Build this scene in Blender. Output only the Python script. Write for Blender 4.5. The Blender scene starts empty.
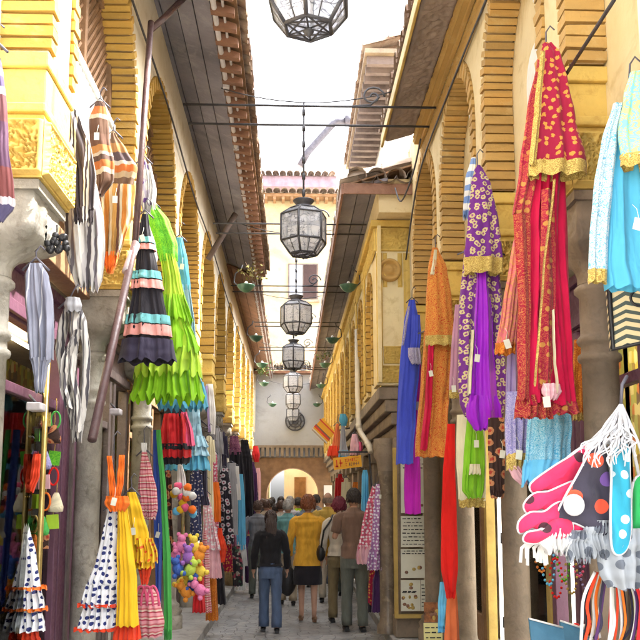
import bpy, bmesh, math, random
from mathutils import Vector, Matrix, noise
R = math.radians
random.seed(7)
sc = bpy.context.scene
COL = sc.collection
PI = math.pi

# ------------------------------------------------------------------ camera
CAM = Vector((0, 0, 1.6)); FPX = 900.0; TH = R(8); PSI = math.atan(28*math.cos(TH)/900)
fh = Vector((math.sin(PSI), math.cos(PSI), 0)); RT = Vector((math.cos(PSI), -math.sin(PSI), 0))
FW = fh*math.cos(TH) + Vector((0, 0, math.sin(TH))); UP = -fh*math.sin(TH) + Vector((0, 0, math.cos(TH)))
def ray(px, py): return FW*FPX + RT*(px-320) + UP*(373.5-py)
def at(px, py, D):
    d = ray(px, py); return CAM + d*(D/d.y)
cam = bpy.data.cameras.new('camera'); camo = bpy.data.objects.new('camera', cam); COL.objects.link(camo)
cam.sensor_width = 36; cam.lens = 36*FPX/640; cam.clip_end = 2000; cam.shift_y = 53.5/640
m = Matrix((RT, UP, -FW)).transposed().to_4x4(); m.translation = CAM; camo.matrix_world = m
sc.camera = camo

# ------------------------------------------------------------------ world & light
w = bpy.data.worlds.new('World'); sc.world = w; w.use_nodes = True
nt = w.node_tree; bg = nt.nodes['Background']
SUN = Vector((math.cos(R(53))*.985, math.cos(R(53))*.17, math.sin(R(53))))
sky = nt.nodes.new('ShaderNodeTexSky'); sky.sky_type = 'NISHITA'; sky.sun_disc = False
sky.sun_elevation = R(53); sky.sun_rotation = math.atan2(SUN.x, SUN.y); sky.dust_density = 6; sky.air_density = .7; sky.ozone_density = 1
hs = nt.nodes.new('ShaderNodeHueSaturation'); hs.inputs['Saturation'].default_value = .15; hs.inputs['Value'].default_value = 1.0
nt.links.new(sky.outputs[0], hs.inputs['Color']); nt.links.new(hs.outputs[0], bg.inputs['Color']); bg.inputs['Strength'].default_value = .15
sl = bpy.data.lights.new('sun', 'SUN'); sl.energy = 2.0; sl.angle = R(1.5); sl.color = (1, .93, .80)
so = bpy.data.objects.new('sun', sl); COL.objects.link(so); so.rotation_euler = (-SUN).to_track_quat('-Z', 'Y').to_euler(); so.location = (6, 2, 20)
sc.view_settings.view_transform = 'Standard'; sc.view_settings.look = 'None'; sc.view_settings.exposure = 3.6; sc.view_settings.gamma = 1
sc.render.engine = 'CYCLES'; sc.cycles.max_bounces = 6; sc.cycles.diffuse_bounces = 4; sc.cycles.transmission_bounces = 5; sc.cycles.transparent_max_bounces = 10
sc.cycles.use_denoising = True; sc.cycles.use_adaptive_sampling = True; sc.cycles.adaptive_threshold = .02; sc.cycles.caustics_reflective = False; sc.cycles.caustics_refractive = False

# ------------------------------------------------------------------ objects
ORG = {}
def tag(o, label=None, cat=None, group=None, kind=None):
    if label: o['label'] = label
    if cat: o['category'] = cat
    if group: o['group'] = group
    if kind: o['kind'] = kind
    return o
def thing(name, label, cat, loc=(0, 0, 0), group=None):
    o = bpy.data.objects.new(name, None); COL.objects.link(o); o.location = loc; o.empty_display_size = .1
    ORG[o.name] = Vector(loc); return tag(o, label, cat, group)
def copy_tree(o, parent=None):
    c = o.copy(); COL.objects.link(c); c.parent = parent
    ORG[c.name] = ORG.get(o.name, Vector((0, 0, 0)))
    for ch in list(o.children): copy_tree(ch, c)
    return c

class MB:
    def __init__(s): s.v = []; s.f = []; s.uv = []; s.sm = []; s.mi = []
    def add(s, vs, fs, uvs=None, smooth=False, mi=0):
        b = len(s.v); s.v += [Vector(v) for v in vs]
        s.uv += (list(uvs) if uvs else [None]*len(vs))
        for f in fs: s.f.append(tuple(i+b for i in f)); s.sm.append(smooth); s.mi.append(mi)
        return s
    def box(s, c, d, rot=None, mi=0):
        x, y, z = d[0]/2, d[1]/2, d[2]/2; c = Vector(c)
        vs = [Vector((a*x, b*y, e*z)) for a in (-1, 1) for b in (-1, 1) for e in (-1, 1)]
        if rot is not None: vs = [rot @ v for v in vs]
        return s.add([v+c for v in vs], [(0, 1, 3, 2), (4, 6, 7, 5), (0, 4, 5, 1), (2, 3, 7, 6), (0, 2, 6, 4), (1, 5, 7, 3)], mi=mi)
    def bx(s, x0, x1, y0, y1, z0, z1, mi=0):
        return s.box(((x0+x1)/2, (y0+y1)/2, (z0+z1)/2), (abs(x1-x0), abs(y1-y0), abs(z1-z0)), mi=mi)
    def grid(s, fn, nu, nv, smooth=True, mi=0, closeu=False):
        vs = []; uvs = []
        for j in range(nv+1):
            for i in range(nu+1):
                p, uv = fn(i/nu, j/nv); vs.append(p); uvs.append(uv)
        fs = [(j*(nu+1)+i, j*(nu+1)+i+1, (j+1)*(nu+1)+i+1, (j+1)*(nu+1)+i) for j in range(nv) for i in range(nu)]
        return s.add(vs, fs, uvs, smooth, mi)
    def tube(s, path, r, n=8, cap=True, smooth=True, mi=0, flat=1.0):
        P = [Vector(p) for p in path]; k = len(P); rr = r if isinstance(r, (list, tuple)) else [r]*k
        vs = []; uvs = []; ref = None; L = 0
        for i in range(k):
            t = (P[min(i+1, k-1)]-P[max(i-1, 0)])
            t = t.normalized() if t.length > 1e-9 else Vector((0, 0, 1))
            if ref is None: ref = Vector((1, 0, 0)) if abs(t.x) < .9 else Vector((0, 1, 0))
            a = (ref - t*ref.dot(t)).normalized(); b = t.cross(a); ref = a
            if i: L += (P[i]-P[i-1]).length
            for j in range(n+1):
                th = 2*PI*j/n; vs.append(P[i]+(a*math.cos(th)+b*math.sin(th)*flat)*rr[i]); uvs.append((j/n*2*PI*rr[i], L))
        fs = [(i*(n+1)+j, i*(n+1)+j+1, (i+1)*(n+1)+j+1, (i+1)*(n+1)+j) for i in range(k-1) for j in range(n)]
        if cap: fs += [tuple(range(n-1, -1, -1)), tuple((k-1)*(n+1)+j for j in range(n))]
        return s.add(vs, fs, uvs, smooth, mi)
    def lathe(s, prof, c, n=20, smooth=True, mi=0, sq=(1, 1), rot=None, ph=0):
        c = Vector(c); vs = []; uvs = []
        for (r, z) in prof:
            for j in range(n+1):
                th = 2*PI*j/n+ph; v = Vector((r*math.cos(th)*sq[0], r*math.sin(th)*sq[1], z))
                if rot is not None: v = rot @ v
                vs.append(c+v); uvs.append((j/n*2*PI*r, z))
        fs = [(i*(n+1)+j, i*(n+1)+j+1, (i+1)*(n+1)+j+1, (i+1)*(n+1)+j) for i in range(len(prof)-1) for j in range(n)]
        return s.add(vs, fs, uvs, smooth, mi)
    def ell(s, c, r, n=12, rot=None, mi=0, nz=0.0, seed=0):
        c = Vector(c); vs = []; fs = []; k = max(6, n//2+2)
        for i in range(k+1):
            for j in range(n):
                a = PI*i/k; b = 2*PI*j/n
                v = Vector((math.sin(a)*math.cos(b), math.sin(a)*math.sin(b), math.cos(a)))
                if nz: v = v*(1+nz*noise.noise(v*2.3+Vector((seed, seed*.7, 0))))
                v = Vector((v.x*r[0], v.y*r[1], v.z*r[2]))
                if rot is not None: v = rot @ v
                vs.append(c+v)
        for i in range(k):
            for j in range(n): fs.append((i*n+j, i*n+(j+1) % n, (i+1)*n+(j+1) % n, (i+1)*n+j))
        return s.add(vs, fs, None, True, mi)
    def prism(s, poly, a, b, mi=0):
        """poly: 3D points in a plane (ccw); extruded from +a to +b vectors"""
        n = len(poly); a = Vector(a); b = Vector(b)
        vs = [Vector(p)+a for p in poly]+[Vector(p)+b for p in poly]
        fs = [tuple(range(n-1, -1, -1)), tuple(range(n, 2*n))]+[(i, (i+1) % n, n+(i+1) % n, n+i) for i in range(n)]
        return s.add(vs, fs, mi=mi)
    def build(s, name, mat, parent=None, bevel=0, label=None, sub=0):
        me = bpy.data.meshes.new(name)
        o0 = ORG.get(parent.name, Vector((0, 0, 0))) if parent is not None else Vector((0, 0, 0))
        me.from_pydata([tuple(v-o0) for v in s.v], [], s.f)
        for mm in (mat if isinstance(mat, (list, tuple)) else [mat]): me.materials.append(mm)
        me.polygons.foreach_set('use_smooth', s.sm); me.polygons.foreach_set('material_index', s.mi)
        ul = me.uv_layers.new(name='UVMap'); li = [0]*len(me.loops); me.loops.foreach_get('vertex_index', li)
        flat = []
        for i in li:
            u = s.uv[i]
            if u is None: v = s.v[i]; u = (v.x+v.y, v.z)
            flat += [u[0], u[1]]
        ul.data.foreach_set('uv', flat)
        me.validate(); me.update()
        o = bpy.data.objects.new(name, me); COL.objects.link(o)
        ORG[o.name] = o0
        if parent is not None: o.parent = parent
        if bevel:
            bv = o.modifiers.new('bevel', 'BEVEL'); bv.width = bevel; bv.segments = 2; bv.limit_method = 'ANGLE'; bv.angle_limit = R(50)
        if label: o['label'] = label
        return o

# ------------------------------------------------------------------ materials
class Nt:
    def __init__(s, name):
        s.m = bpy.data.materials.new(name); s.m.use_nodes = True; s.t = s.m.node_tree; s.b = s.t.nodes['Principled BSDF']
        s.tc = s.t.nodes.new('ShaderNodeTexCoord')
    def n(s, typ, ins=None, **props):
        nd = s.t.nodes.new('ShaderNode'+typ)
        for k, v in props.items(): setattr(nd, k, v)
        for k, v in (ins or {}).items(): s.set(nd.inputs[k], v)
        return nd
    def set(s, inp, v):
        if isinstance(v, bpy.types.NodeSocket): s.t.links.new(v, inp)
        elif isinstance(v, (tuple, list)) and inp.type == 'RGBA' and len(v) == 3: inp.default_value = (*v, 1)
        else: inp.default_value = v
    def math(s, op, a, b=0.0): return s.n('Math', {0: a, 1: b}, operation=op).outputs[0]
    def mix(s, f, a, b, bt='MIX'):
        nd = s.n('Mix', data_type='RGBA', blend_type=bt); s.set(nd.inputs[0], f); s.set(nd.inputs[6], a); s.set(nd.inputs[7], b); return nd.outputs[2]
    def uv(s, sx=1, sy=1, rot=0):
        mp = s.n('Mapping', {0: s.tc.outputs['UV'], 'Scale': (sx, sy, 1), 'Rotation': (0, 0, rot)}); return mp.outputs[0]
    def obj(s, sx=1, sy=1, sz=1): return s.n('Mapping', {0: s.tc.outputs['Object'], 'Scale': (sx, sy, sz)}).outputs[0]
    def noise(s, vec, scale, detail=4, rough=.55, dist=0): return s.n('TexNoise', {'Vector': vec, 'Scale': scale, 'Detail': detail, 'Roughness': rough, 'Distortion': dist}).outputs[0]
    def ramp(s, f, stops, const=False):
        nd = s.n('ValToRGB', {0: f}); cr = nd.color_ramp
        if const: cr.interpolation = 'CONSTANT'
        while len(cr.elements) < len(stops): cr.elements.new(.5)
        for e, (p, c) in zip(cr.elements, stops): e.position = p; e.color = (*c, 1) if len(c) == 3 else c
        return nd.outputs[0]
    def bump(s, h, strength=.3, dist=.01, prev=None):
        nd = s.n('Bump', {'Height': h, 'Strength': strength, 'Distance': dist})
        if prev is not None: s.set(nd.inputs['Normal'], prev)
        return nd.outputs[0]
    def sep(s, vec): return s.n('SeparateXYZ', {0: vec}).outputs

def lit(c, k): return tuple(min(1, x*k) for x in c)
def surf(name, c, rough=.8, var=.25, vs=3, bump=.3, bs=30, metal=0, c2=None, dirt=None, spec=.3, bd=.01, island=False):
    """mottled solid material in object space"""
    k = Nt(name); o = k.obj(); n1 = k.noise(o, vs, 4, .6); n2 = k.noise(o, bs, 2)
    col = k.mix(k.ramp(n1, [(.32, (0, 0, 0)), (.68, (1, 1, 1))]), lit(c, 1-var), c2 or lit(c, 1+var*.6))
    if dirt:
        n3 = k.noise(o, vs*2.7, 5, .7, .6); col = k.mix(k.ramp(n3, [(.52, (0, 0, 0)), (.72, (.8, .8, .8))]), col, dirt)
    if island: col = k.mix(1.0, col, k.ramp(k.n('NewGeometry').outputs['Random Per Island'], [(0, (.68, .68, .68)), (1, (1, 1, 1))]), 'MULTIPLY')
    k.set(k.b.inputs['Base Color'], col); k.b.inputs['Metallic'].default_value = metal
    k.set(k.b.inputs['Roughness'], k.ramp(n2, [(.3, (rough*.8,)*3), (.7, (min(1, rough*1.15),)*3)]))
    k.b.inputs['Specular IOR Level'].default_value = spec
    k.set(k.b.inputs['Normal'], k.bump(k.math('ADD', n2, k.math('MULTIPLY', n1, .6)), bump, bd)); return k.m

def cloth(name, c, pat=None, rough=.85, sheen=.3, var=.12, trans=.0, bump=.25):
    """woven fabric, pattern laid out in the cloth's own UVs (metres)"""
    k = Nt(name); u = k.uv()
    col = pat(k, u) if pat else c
    nz = k.noise(k.uv(14, 4), 1, 3, .6)
    col = k.mix(1.0, col, k.ramp(nz, [(.3, (1-var*1.6,)*3), (.7, (1, 1, 1))]), 'MULTIPLY')
    k.set(k.b.inputs['Base Color'], col); k.b.inputs['Roughness'].default_value = rough
    k.b.inputs['Specular IOR Level'].default_value = .15; k.b.inputs['Sheen Weight'].default_value = sheen*.4
    wv = k.noise(k.uv(420, 420), 1, 1); cr = k.noise(k.uv(9, 3), 1, 3, .6, .8)
    k.set(k.b.inputs['Normal'], k.bump(wv, bump*.4, .002, k.bump(cr, .45, .03)))
    if trans:
        tr = k.n('BsdfTranslucent', {'Color': col}); mx = k.n('MixShader', {0: trans, 1: k.b.outputs[0], 2: tr.outputs[0]})
        k.t.links.new(mx.outputs[0], k.t.nodes['Material Output'].inputs[0])
    return k.m
def dots(c0, c1, scale=14, rad=.28, rand=.7, c2=None):
    def f(k, u):
        v = k.n('TexVoronoi', {'Vector': u, 'Scale': scale, 'Randomness': rand}, voronoi_dimensions='2D')
        c = c1
        if c2: c = k.ramp(k.sep(v.outputs['Color'])[0], [(0, c1), (.5, c2)], True)
        return k.mix(k.math('LESS_THAN', v.outputs['Distance'], rad), c0, c)
    return f
def flowers(c0, ring, mid, scale=11, rad=.34):
    def f(k, u):
        u2 = k.n('VectorMath', {0: u, 1: k.n('VectorMath', {0: k.n('TexNoise', {'Vector': u, 'Scale': scale*4}).outputs['Color'], 1: (.018, .018, 0)}, operation='MULTIPLY').outputs[0]}, operation='ADD').outputs[0]
        v = k.n('TexVoronoi', {'Vector': u2, 'Scale': scale, 'Randomness': .75}, voronoi_dimensions='2D')
        return k.ramp(v.outputs['Distance'], [(0, mid), (rad*.42, ring), (rad, c0)], True)
    return f
def brocade(c0, c1, scale=22, amt=.5, c2=None):
    def f(k, u):
        n1 = k.noise(u, scale, 2, .5, 1.6); s1 = k.math('ABSOLUTE', k.math('SINE', k.math('MULTIPLY', n1, 26)))
        col = k.mix(k.math('GREATER_THAN', s1, 1-amt), c0, c1)
        if c2:
            v = k.n('TexVoronoi', {'Vector': u, 'Scale': scale*.7, 'Randomness': .8}, voronoi_dimensions='2D')
            col = k.mix(k.math('LESS_THAN', v.outputs['Distance'], .2), col, c2)
        return col
    return f
def stripes(cols, per=.12, axis=1, wob=.0, off=0.0):
    """cols: [(pos 0..1, colour)] repeated every per metres"""
    def f(k, u):
        s = k.sep(u)[axis]
        if wob: s = k.math('ADD', s, k.math('MULTIPLY', k.noise(u, 9, 2), wob))
        return k.ramp(k.math('FRACT', k.math('ADD', k.math('DIVIDE', s, per), off)), cols, True)
    return f
def patches(cols, scale=30):
    def f(k, u):
        v = k.n('TexVoronoi', {'Vector': u, 'Scale': scale}, voronoi_dimensions='2D')
        n = len(cols); return k.ramp(k.sep(v.outputs['Color'])[0], [(i/n, c) for i, c in enumerate(cols)], True)
    return f

def brick_mat(name, c, c2):
    k = Nt(name); o = k.obj(); n1 = k.noise(o, 2.2, 3, .65); n2 = k.noise(o, 45, 2); n3 = k.noise(k.obj(1, 1, 9), 3.1, 3)
    col = k.mix(n1, c, c2); isl = k.n('NewGeometry').outputs['Random Per Island']; col = k.mix(1.0, col, k.ramp(isl, [(0, (.72, .68, .66)), (.5, (1, 1, 1)), (1, (1.0, .92, .80))]), 'MULTIPLY'); col = k.mix(k.ramp(n3, [(.4, (0, 0, 0)), (.75, (.55, .55, .55))]), col, lit(c, .6))
    n4 = k.noise(o, 5, 5, .7, .4); col = k.mix(k.ramp(n4, [(.56, (0, 0, 0)), (.74, (.6, .6, .6))]), col, (.55, .42, .20))
    k.set(k.b.inputs['Base Color'], col); k.b.inputs['Roughness'].default_value = .9
    k.set(k.b.inputs['Normal'], k.bump(n2, .5, .008)); return k.m

MT = {}
MT['plaster'] = surf('plaster', (.66, .51, .26), .9, .14, 1.1, .35, 22, c2=(.72, .61, .38), dirt=(.42, .30, .13))
MT['plaster_left'] = surf('plaster_left', (.70, .62, .46), .9, .12, 1.3, .35, 20, c2=(.76, .71, .60), dirt=(.48, .40, .26))
MT['plaster_light'] = surf('plaster_light', (.76, .66, .40), .9, .1, 1.5, .3, 22, dirt=(.52, .40, .18))
MT['plaster_yellow'] = surf('plaster_yellow', (.74, .56, .22), .9, .12, 1.5, .25, 22, c2=(.74, .64, .40), dirt=(.55, .40, .18))
MT['white_wall'] = surf('white_wall', (.74, .73, .70), .9, .08, .8, .2, 18, dirt=(.60, .57, .52))
MT['grey_wall'] = surf('grey_wall', (.40, .41, .43), .9, .12, .8, .25, 18, dirt=(.30, .30, .30))
MT['house_cream'] = surf('house_cream', (.46, .38, .24), .9, .12, .5, .25, 12, dirt=(.34, .27, .15))
MT['brick_gold'] = brick_mat('brick_gold', (.54, .35, .075), (.47, .28, .06))
MT['brick_brown'] = brick_mat('brick_brown', (.54, .35, .115), (.45, .27, .08))
MT['mortar'] = surf('mortar', (.36, .25, .12), .95, .2, 6, .4, 60)
MT['carved'] = surf('carved', (.64, .45, .12), .85, .15, 4, .3, 50, dirt=(.42, .26, .06))
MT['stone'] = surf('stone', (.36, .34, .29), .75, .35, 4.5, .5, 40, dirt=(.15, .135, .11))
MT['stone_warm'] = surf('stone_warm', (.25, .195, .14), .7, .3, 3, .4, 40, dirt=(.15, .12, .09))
MT['marble_dark'] = surf('marble_dark', (.19, .145, .10), .35, .4, 5, .2, 30, dirt=(.34, .27, .18), spec=.5)
MT['wood_dark'] = surf('wood_dark', (.16, .125, .115), .75, .35, 5, .4, 35)
MT['wood_soffit'] = surf('wood_soffit', (.27, .255, .30), .85, .25, 2, .4, 30, dirt=(.38, .36, .39), island=True)
MT['wood_carved'] = surf('wood_carved', (.37, .30, .26), .8, .25, 3, .4, 30)
MT['wood_red'] = surf('wood_red', (.25, .13, .085), .7, .3, 4, .35, 35, dirt=(.28, .16, .1))
MT['wood_brown'] = surf('wood_brown', (.26, .15, .08), .7, .3, 4, .35, 35)
MT['wood_purple'] = surf('wood_purple', (.12, .05, .085), .5, .25, 3, .2, 30, spec=.4)
MT['wood_ochre'] = surf('wood_ochre', (.46, .32, .09), .6, .25, 4, .3, 30)
MT['tile'] = surf('tile', (.36, .20, .13), .9, .4, 3, .4, 30, c2=(.46, .36, .28), dirt=(.5, .44, .36), island=True)
MT['tile_pale'] = surf('tile_pale', (.55, .42, .34), .9, .3, 2.5, .4, 30, c2=(.62, .55, .48))
MT['iron'] = surf('iron', (.06, .06, .07), .55, .3, 8, .2, 60, spec=.4)
MT['pole_red'] = surf('pole_red', (.085, .045, .045), .5, .3, 8, .25, 60, dirt=(.05, .03, .03), spec=.45)
MT['tin'] = surf('tin', (.11, .105, .13), .5, .25, 9, .1, 50, metal=.2)
MT['gutter'] = surf('gutter', (.55, .52, .54), .5, .2, 8, .1, 40)
MT['green_enamel'] = surf('green_enamel', (.05, .13, .085), .35, .25, 9, .1, 40, spec=.5, dirt=(.1, .16, .1))
MT['white_paint'] = surf('white_paint', (.78, .78, .76), .5, .06, 4, .1, 30)
MT['cream_paint'] = surf('cream_paint', (.66, .58, .44), .55, .12, 5, .1, 30)
MT['brass'] = surf('brass', (.55, .40, .14), .35, .25, 9, .1, 40, metal=.7)
MT['kerb'] = surf('kerb', (.36, .35, .335), .7, .2, 3, .4, 40, dirt=(.16, .155, .15))
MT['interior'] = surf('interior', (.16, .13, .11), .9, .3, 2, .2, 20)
MT['skin'] = surf('skin', (.50, .29, .20), .55, .08, 6, .1, 60)
MT['leather'] = surf('leather', (.02, .02, .022), .4, .2, 8, .2, 60, spec=.4)
MT['shoe_brown'] = surf('shoe_brown', (.16, .08, .04), .45, .2, 8, .2, 60)
MT['straw'] = surf('straw', (.48, .36, .19), .85, .3, 14, .6, 60)
# ---- special materials
def ground_mat():
    k = Nt('paving'); o = k.obj()
    wob = k.n('TexNoise', {'Vector': o, 'Scale': 3}).outputs['Color']
    o2 = k.n('VectorMath', {0: o, 1: k.n('VectorMath', {0: wob, 1: (.05, .05, 0)}, operation='MULTIPLY').outputs[0]}, operation='ADD').outputs[0]
    v = k.n('TexVoronoi', {'Vector': o2, 'Scale': 7.5, 'Randomness': .75}, feature='DISTANCE_TO_EDGE', voronoi_dimensions='2D')
    vc = k.n('TexVoronoi', {'Vector': o2, 'Scale': 7.5, 'Randomness': .75}, voronoi_dimensions='2D')
    gap = k.ramp(v.outputs['Distance'], [(.01, (0, 0, 0)), (.07, (1, 1, 1))])
    stone = k.ramp(k.sep(vc.outputs['Color'])[0], [(0, (.28, .28, .285)), (.5, (.36, .355, .35)), (1, (.44, .43, .42))])
    n1 = k.noise(o, 1.1, 6, .65); stone = k.mix(n1, (.2, .2, .2), stone)
    k.set(k.b.inputs['Base Color'], k.mix(gap, (.15, .145, .14), stone))
    k.set(k.b.inputs['Roughness'], k.ramp(k.noise(o, 2.3, 5, .6), [(.35, (.28, .28, .28)), (.65, (.7, .7, .7))]))
    h = k.math('ADD', gap, k.math('MULTIPLY', k.noise(o, 40, 4), .4))
    k.set(k.b.inputs['Normal'], k.bump(h, .5, .015)); return k.m
MT['paving'] = ground_mat()
def glass_mat(name, tint=(.9, .95, .95), rough=.03, alpha=.14):
    k = Nt(name); tr = k.n('BsdfTransparent', {'Color': tint}); gl = k.n('BsdfGlossy', {'Color': (1, 1, 1), 'Roughness': rough})
    fr = k.n('LayerWeight', {'Blend': alpha}); mx = k.n('MixShader', {0: fr.outputs['Fresnel'], 1: tr.outputs[0], 2: gl.outputs[0]})
    k.t.links.new(mx.outputs[0], k.t.nodes['Material Output'].inputs[0]); return k.m
MT['glass'] = glass_mat('shop_glass')
def pane_mat():
    k = Nt('lace_glass'); u = k.uv()
    n1 = k.noise(u, 11, 1, .5, .8); s1 = k.math('ABSOLUTE', k.math('SINE', k.math('MULTIPLY', n1, 16)))
    line = k.math('MULTIPLY', k.math('LESS_THAN', s1, .16), .75)
    v = k.n('TexVoronoi', {'Vector': u, 'Scale': 11, 'Randomness': .3}, feature='DISTANCE_TO_EDGE', voronoi_dimensions='2D')
    line = k.math('MAXIMUM', line, k.math('LESS_THAN', v.outputs['Distance'], .012))
    col = k.mix(line, (.90, .92, .95), (.30, .32, .38))
    k.set(k.b.inputs['Base Color'], col); k.b.inputs['Roughness'].default_value = .25
    tr = k.n('BsdfTranslucent', {'Color': col}); tp = k.n('BsdfTransparent', {'Color': k.mix(line, (.95, .96, 1), (.05, .05, .07))})
    m1 = k.n('MixShader', {0: .5, 1: k.b.outputs[0], 2: tr.outputs[0]}); m2 = k.n('MixShader', {0: .6, 1: m1.outputs[0], 2: tp.outputs[0]})
    k.t.links.new(m2.outputs[0], k.t.nodes['Material Output'].inputs[0]); return k.m
MT['lace_glass'] = pane_mat()
def emit(name, c, s):
    k = Nt(name); k.b.inputs['Base Color'].default_value = (*c, 1); k.b.inputs['Emission Color'].default_value = (*c, 1); k.b.inputs['Emission Strength'].default_value = s; return k.m
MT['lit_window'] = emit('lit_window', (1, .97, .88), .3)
MT['warm_fill_lamp'] = emit('warm_fill_lamp', (1, .85, .5), 10)  # strong warm glow for the tubes added inside the shops

# ------------------------------------------------------------------ ground
def struct(name, mb, mat, label=None):
    o = mb.build(name, mat); o['kind'] = 'structure'; o['label'] = label or name; return o
g = MB(); g.add([(-60, -30, -.03), (60, -30, -.03), (60, 110, -.03), (-60, 110, -.03)], [(0, 1, 2, 3)]); struct('ground', g, MT['stone'], 'grey ground under the old town')
def street_pt(a, b):
    x = -1.01+2.1*a; y = -8+68*b
    return Vector((x, y, .012*noise.noise(Vector((x*2.2, y*2.2, 0)))+.02*(abs(a-.5)*2)**2-.012)), (x, y)
g = MB(); g.grid(street_pt, 16, 240); struct('street', g, MT['paving'], 'worn grey stone paving of the narrow alley')
def kerb(x0, x1, y0, y1, name):
    g = MB(); y = y0; rr = random.Random(3 if x0 < 0 else 4)
    while y < y1:
        L = rr.uniform(.75, 1.2); g.bx(x0, x1, y+.004, min(y1, y+L)-.004, -.2, .12+rr.uniform(-.006, .006)); y += L
    o = g.build(name, MT['kerb'], bevel=.012); o['kind'] = 'structure'; o['label'] = 'stone kerb ledge in front of the shops'
kerb(-1.5, -1.01, 1.5, 27.9, 'kerb'); kerb(1.09, 1.62, 1.5, 9.9, 'kerb'); kerb(1.09, 1.5, 9.9, 27.9, 'kerb')

# ------------------------------------------------------------------ arcade buildings
def relief(mb, o, du, dv, nrm, nu, nv, depth, seed, k=16, freq=3.2, border=.08, mi=0):
    """carved arabesque panel: du, dv span it, nrm points out"""
    o = Vector(o); du = Vector(du); dv = Vector(dv); nrm = Vector(nrm); asp = du.length/dv.length
    def fn(a, b):
        e = min(a*asp, (1-a)*asp, b, 1-b)
        q = Vector((abs(a-.5)*asp*freq*2, b*freq*2, seed))
        s = math.sin(noise.noise(q)*k+noise.noise(q*2.1)*3)
        h = (max(0, min(1, s*1.6+.4)))*depth if e > border else (depth*1.15 if e > border*.35 else 0)
        return o+du*a+dv*b+nrm*h, (a*du.length, b*dv.length)
    return mb.grid(fn, nu, nv, smooth=True, mi=mi)

def column(B, s, xc, y, b, xf, t, zcap=2.65, zimp=3.06, zmould=3.36, zspr=3.68, detailed=True, stone='stone', seed=0):
    """stone shaft, carved capital, carved impost block"""
    c = MB(); r = .09
    c.lathe([(.17, .12), (.17, .26), (.15, .28), (.165, .32), (.13, .36), (.135, .39), (r+.008, .42), (r, .46), (r*.97, 2.26), (r+.012, 2.27), (r+.016, 2.285), (r+.012, 2.30), (r*.97, 2.31), (r*.97, 2.345), (r+.012, 2.355), (r+.018, 2.37), (r+.012, 2.385), (r*.97, 2.40), (r*.97, zcap-.06), (r+.02, zcap-.04), (r+.02, zcap-.02), (r, zcap)], (xc, y, 0), 24 if detailed else 12)
    col = c.build('column', MT[stone], B)
    c = MB(); h = zimp-zcap; hw = t/2+.01; hb = b/2
    # capital: cylinder flaring to a square block
    def fn(a, v):
        th = 2*PI*a; cx, cy = math.cos(th), math.sin(th); q = max(abs(cx), abs(cy)); sqx, sqy = cx/q, cy/q
        f = min(1, max(0, (v-.12)/.35)); f = f*f*(3-2*f); z = zcap+h*.98*v
        rx = r*1.02*(1-f)+hw*.86*f; bulge = 0
        x = (cx*(1-f)+sqx*f); yy = (cy*(1-f)+sqy*f)
        if detailed and .12 < v < .93: bulge = .006*math.sin(noise.noise(Vector((th*3, v*5, seed)))*14)
        ry = r*1.02*(1-f)+hb*.86*f
        return Vector((xc+x*(rx+bulge), y+yy*(ry+bulge), z)), (th*.2, z)
    c.grid(fn, 56 if detailed else 16, 22 if detailed else 6, smooth=True)
    c.bx(xc-hw*.95, xc+hw*.95, y-hb*.95, y+hb*.95, zimp-.05, zimp-.004)
    c.build('capital', MT[stone], col)
    c = MB(); e = .006
    c.bx(xc-hw, xc+hw, y-hb, y+hb, zimp, zmould)
    n = (72, 44) if detailed else (10, 8)
    xs = xc-s*hw  # street face
    relief(c, (xs-s*.003, y-hb, zimp+.01), (0, 2*hb, 0), (0, 0, zmould-zimp-.03), (-s, 0, 0), *n, .024, seed+1.3)
    relief(c, (xc-hw, y-hb-.003, zimp+.01), (2*hw, 0, 0), (0, 0, zmould-zimp-.03), (0, -1, 0), *n, .024, seed+4.7)
    c.build('impost', MT['carved'], col)
    c = MB()
    c.bx(xc-hw-.012, xc+hw+.012, y-hb-.03, y+hb+.03, zmould+.002, zmould+.05)
    c.bx(xc-hw+.004, xc+hw-.004, y-hb+.03, y+hb-.03, zmould+.05, zspr-.08)
    c.bx(xc-hw-.008, xc+hw+.008, y-hb+.005, y+hb-.005, zspr-.08, zspr-.002)
    c.build('springer', MT['carved'], col, bevel=.01)

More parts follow.
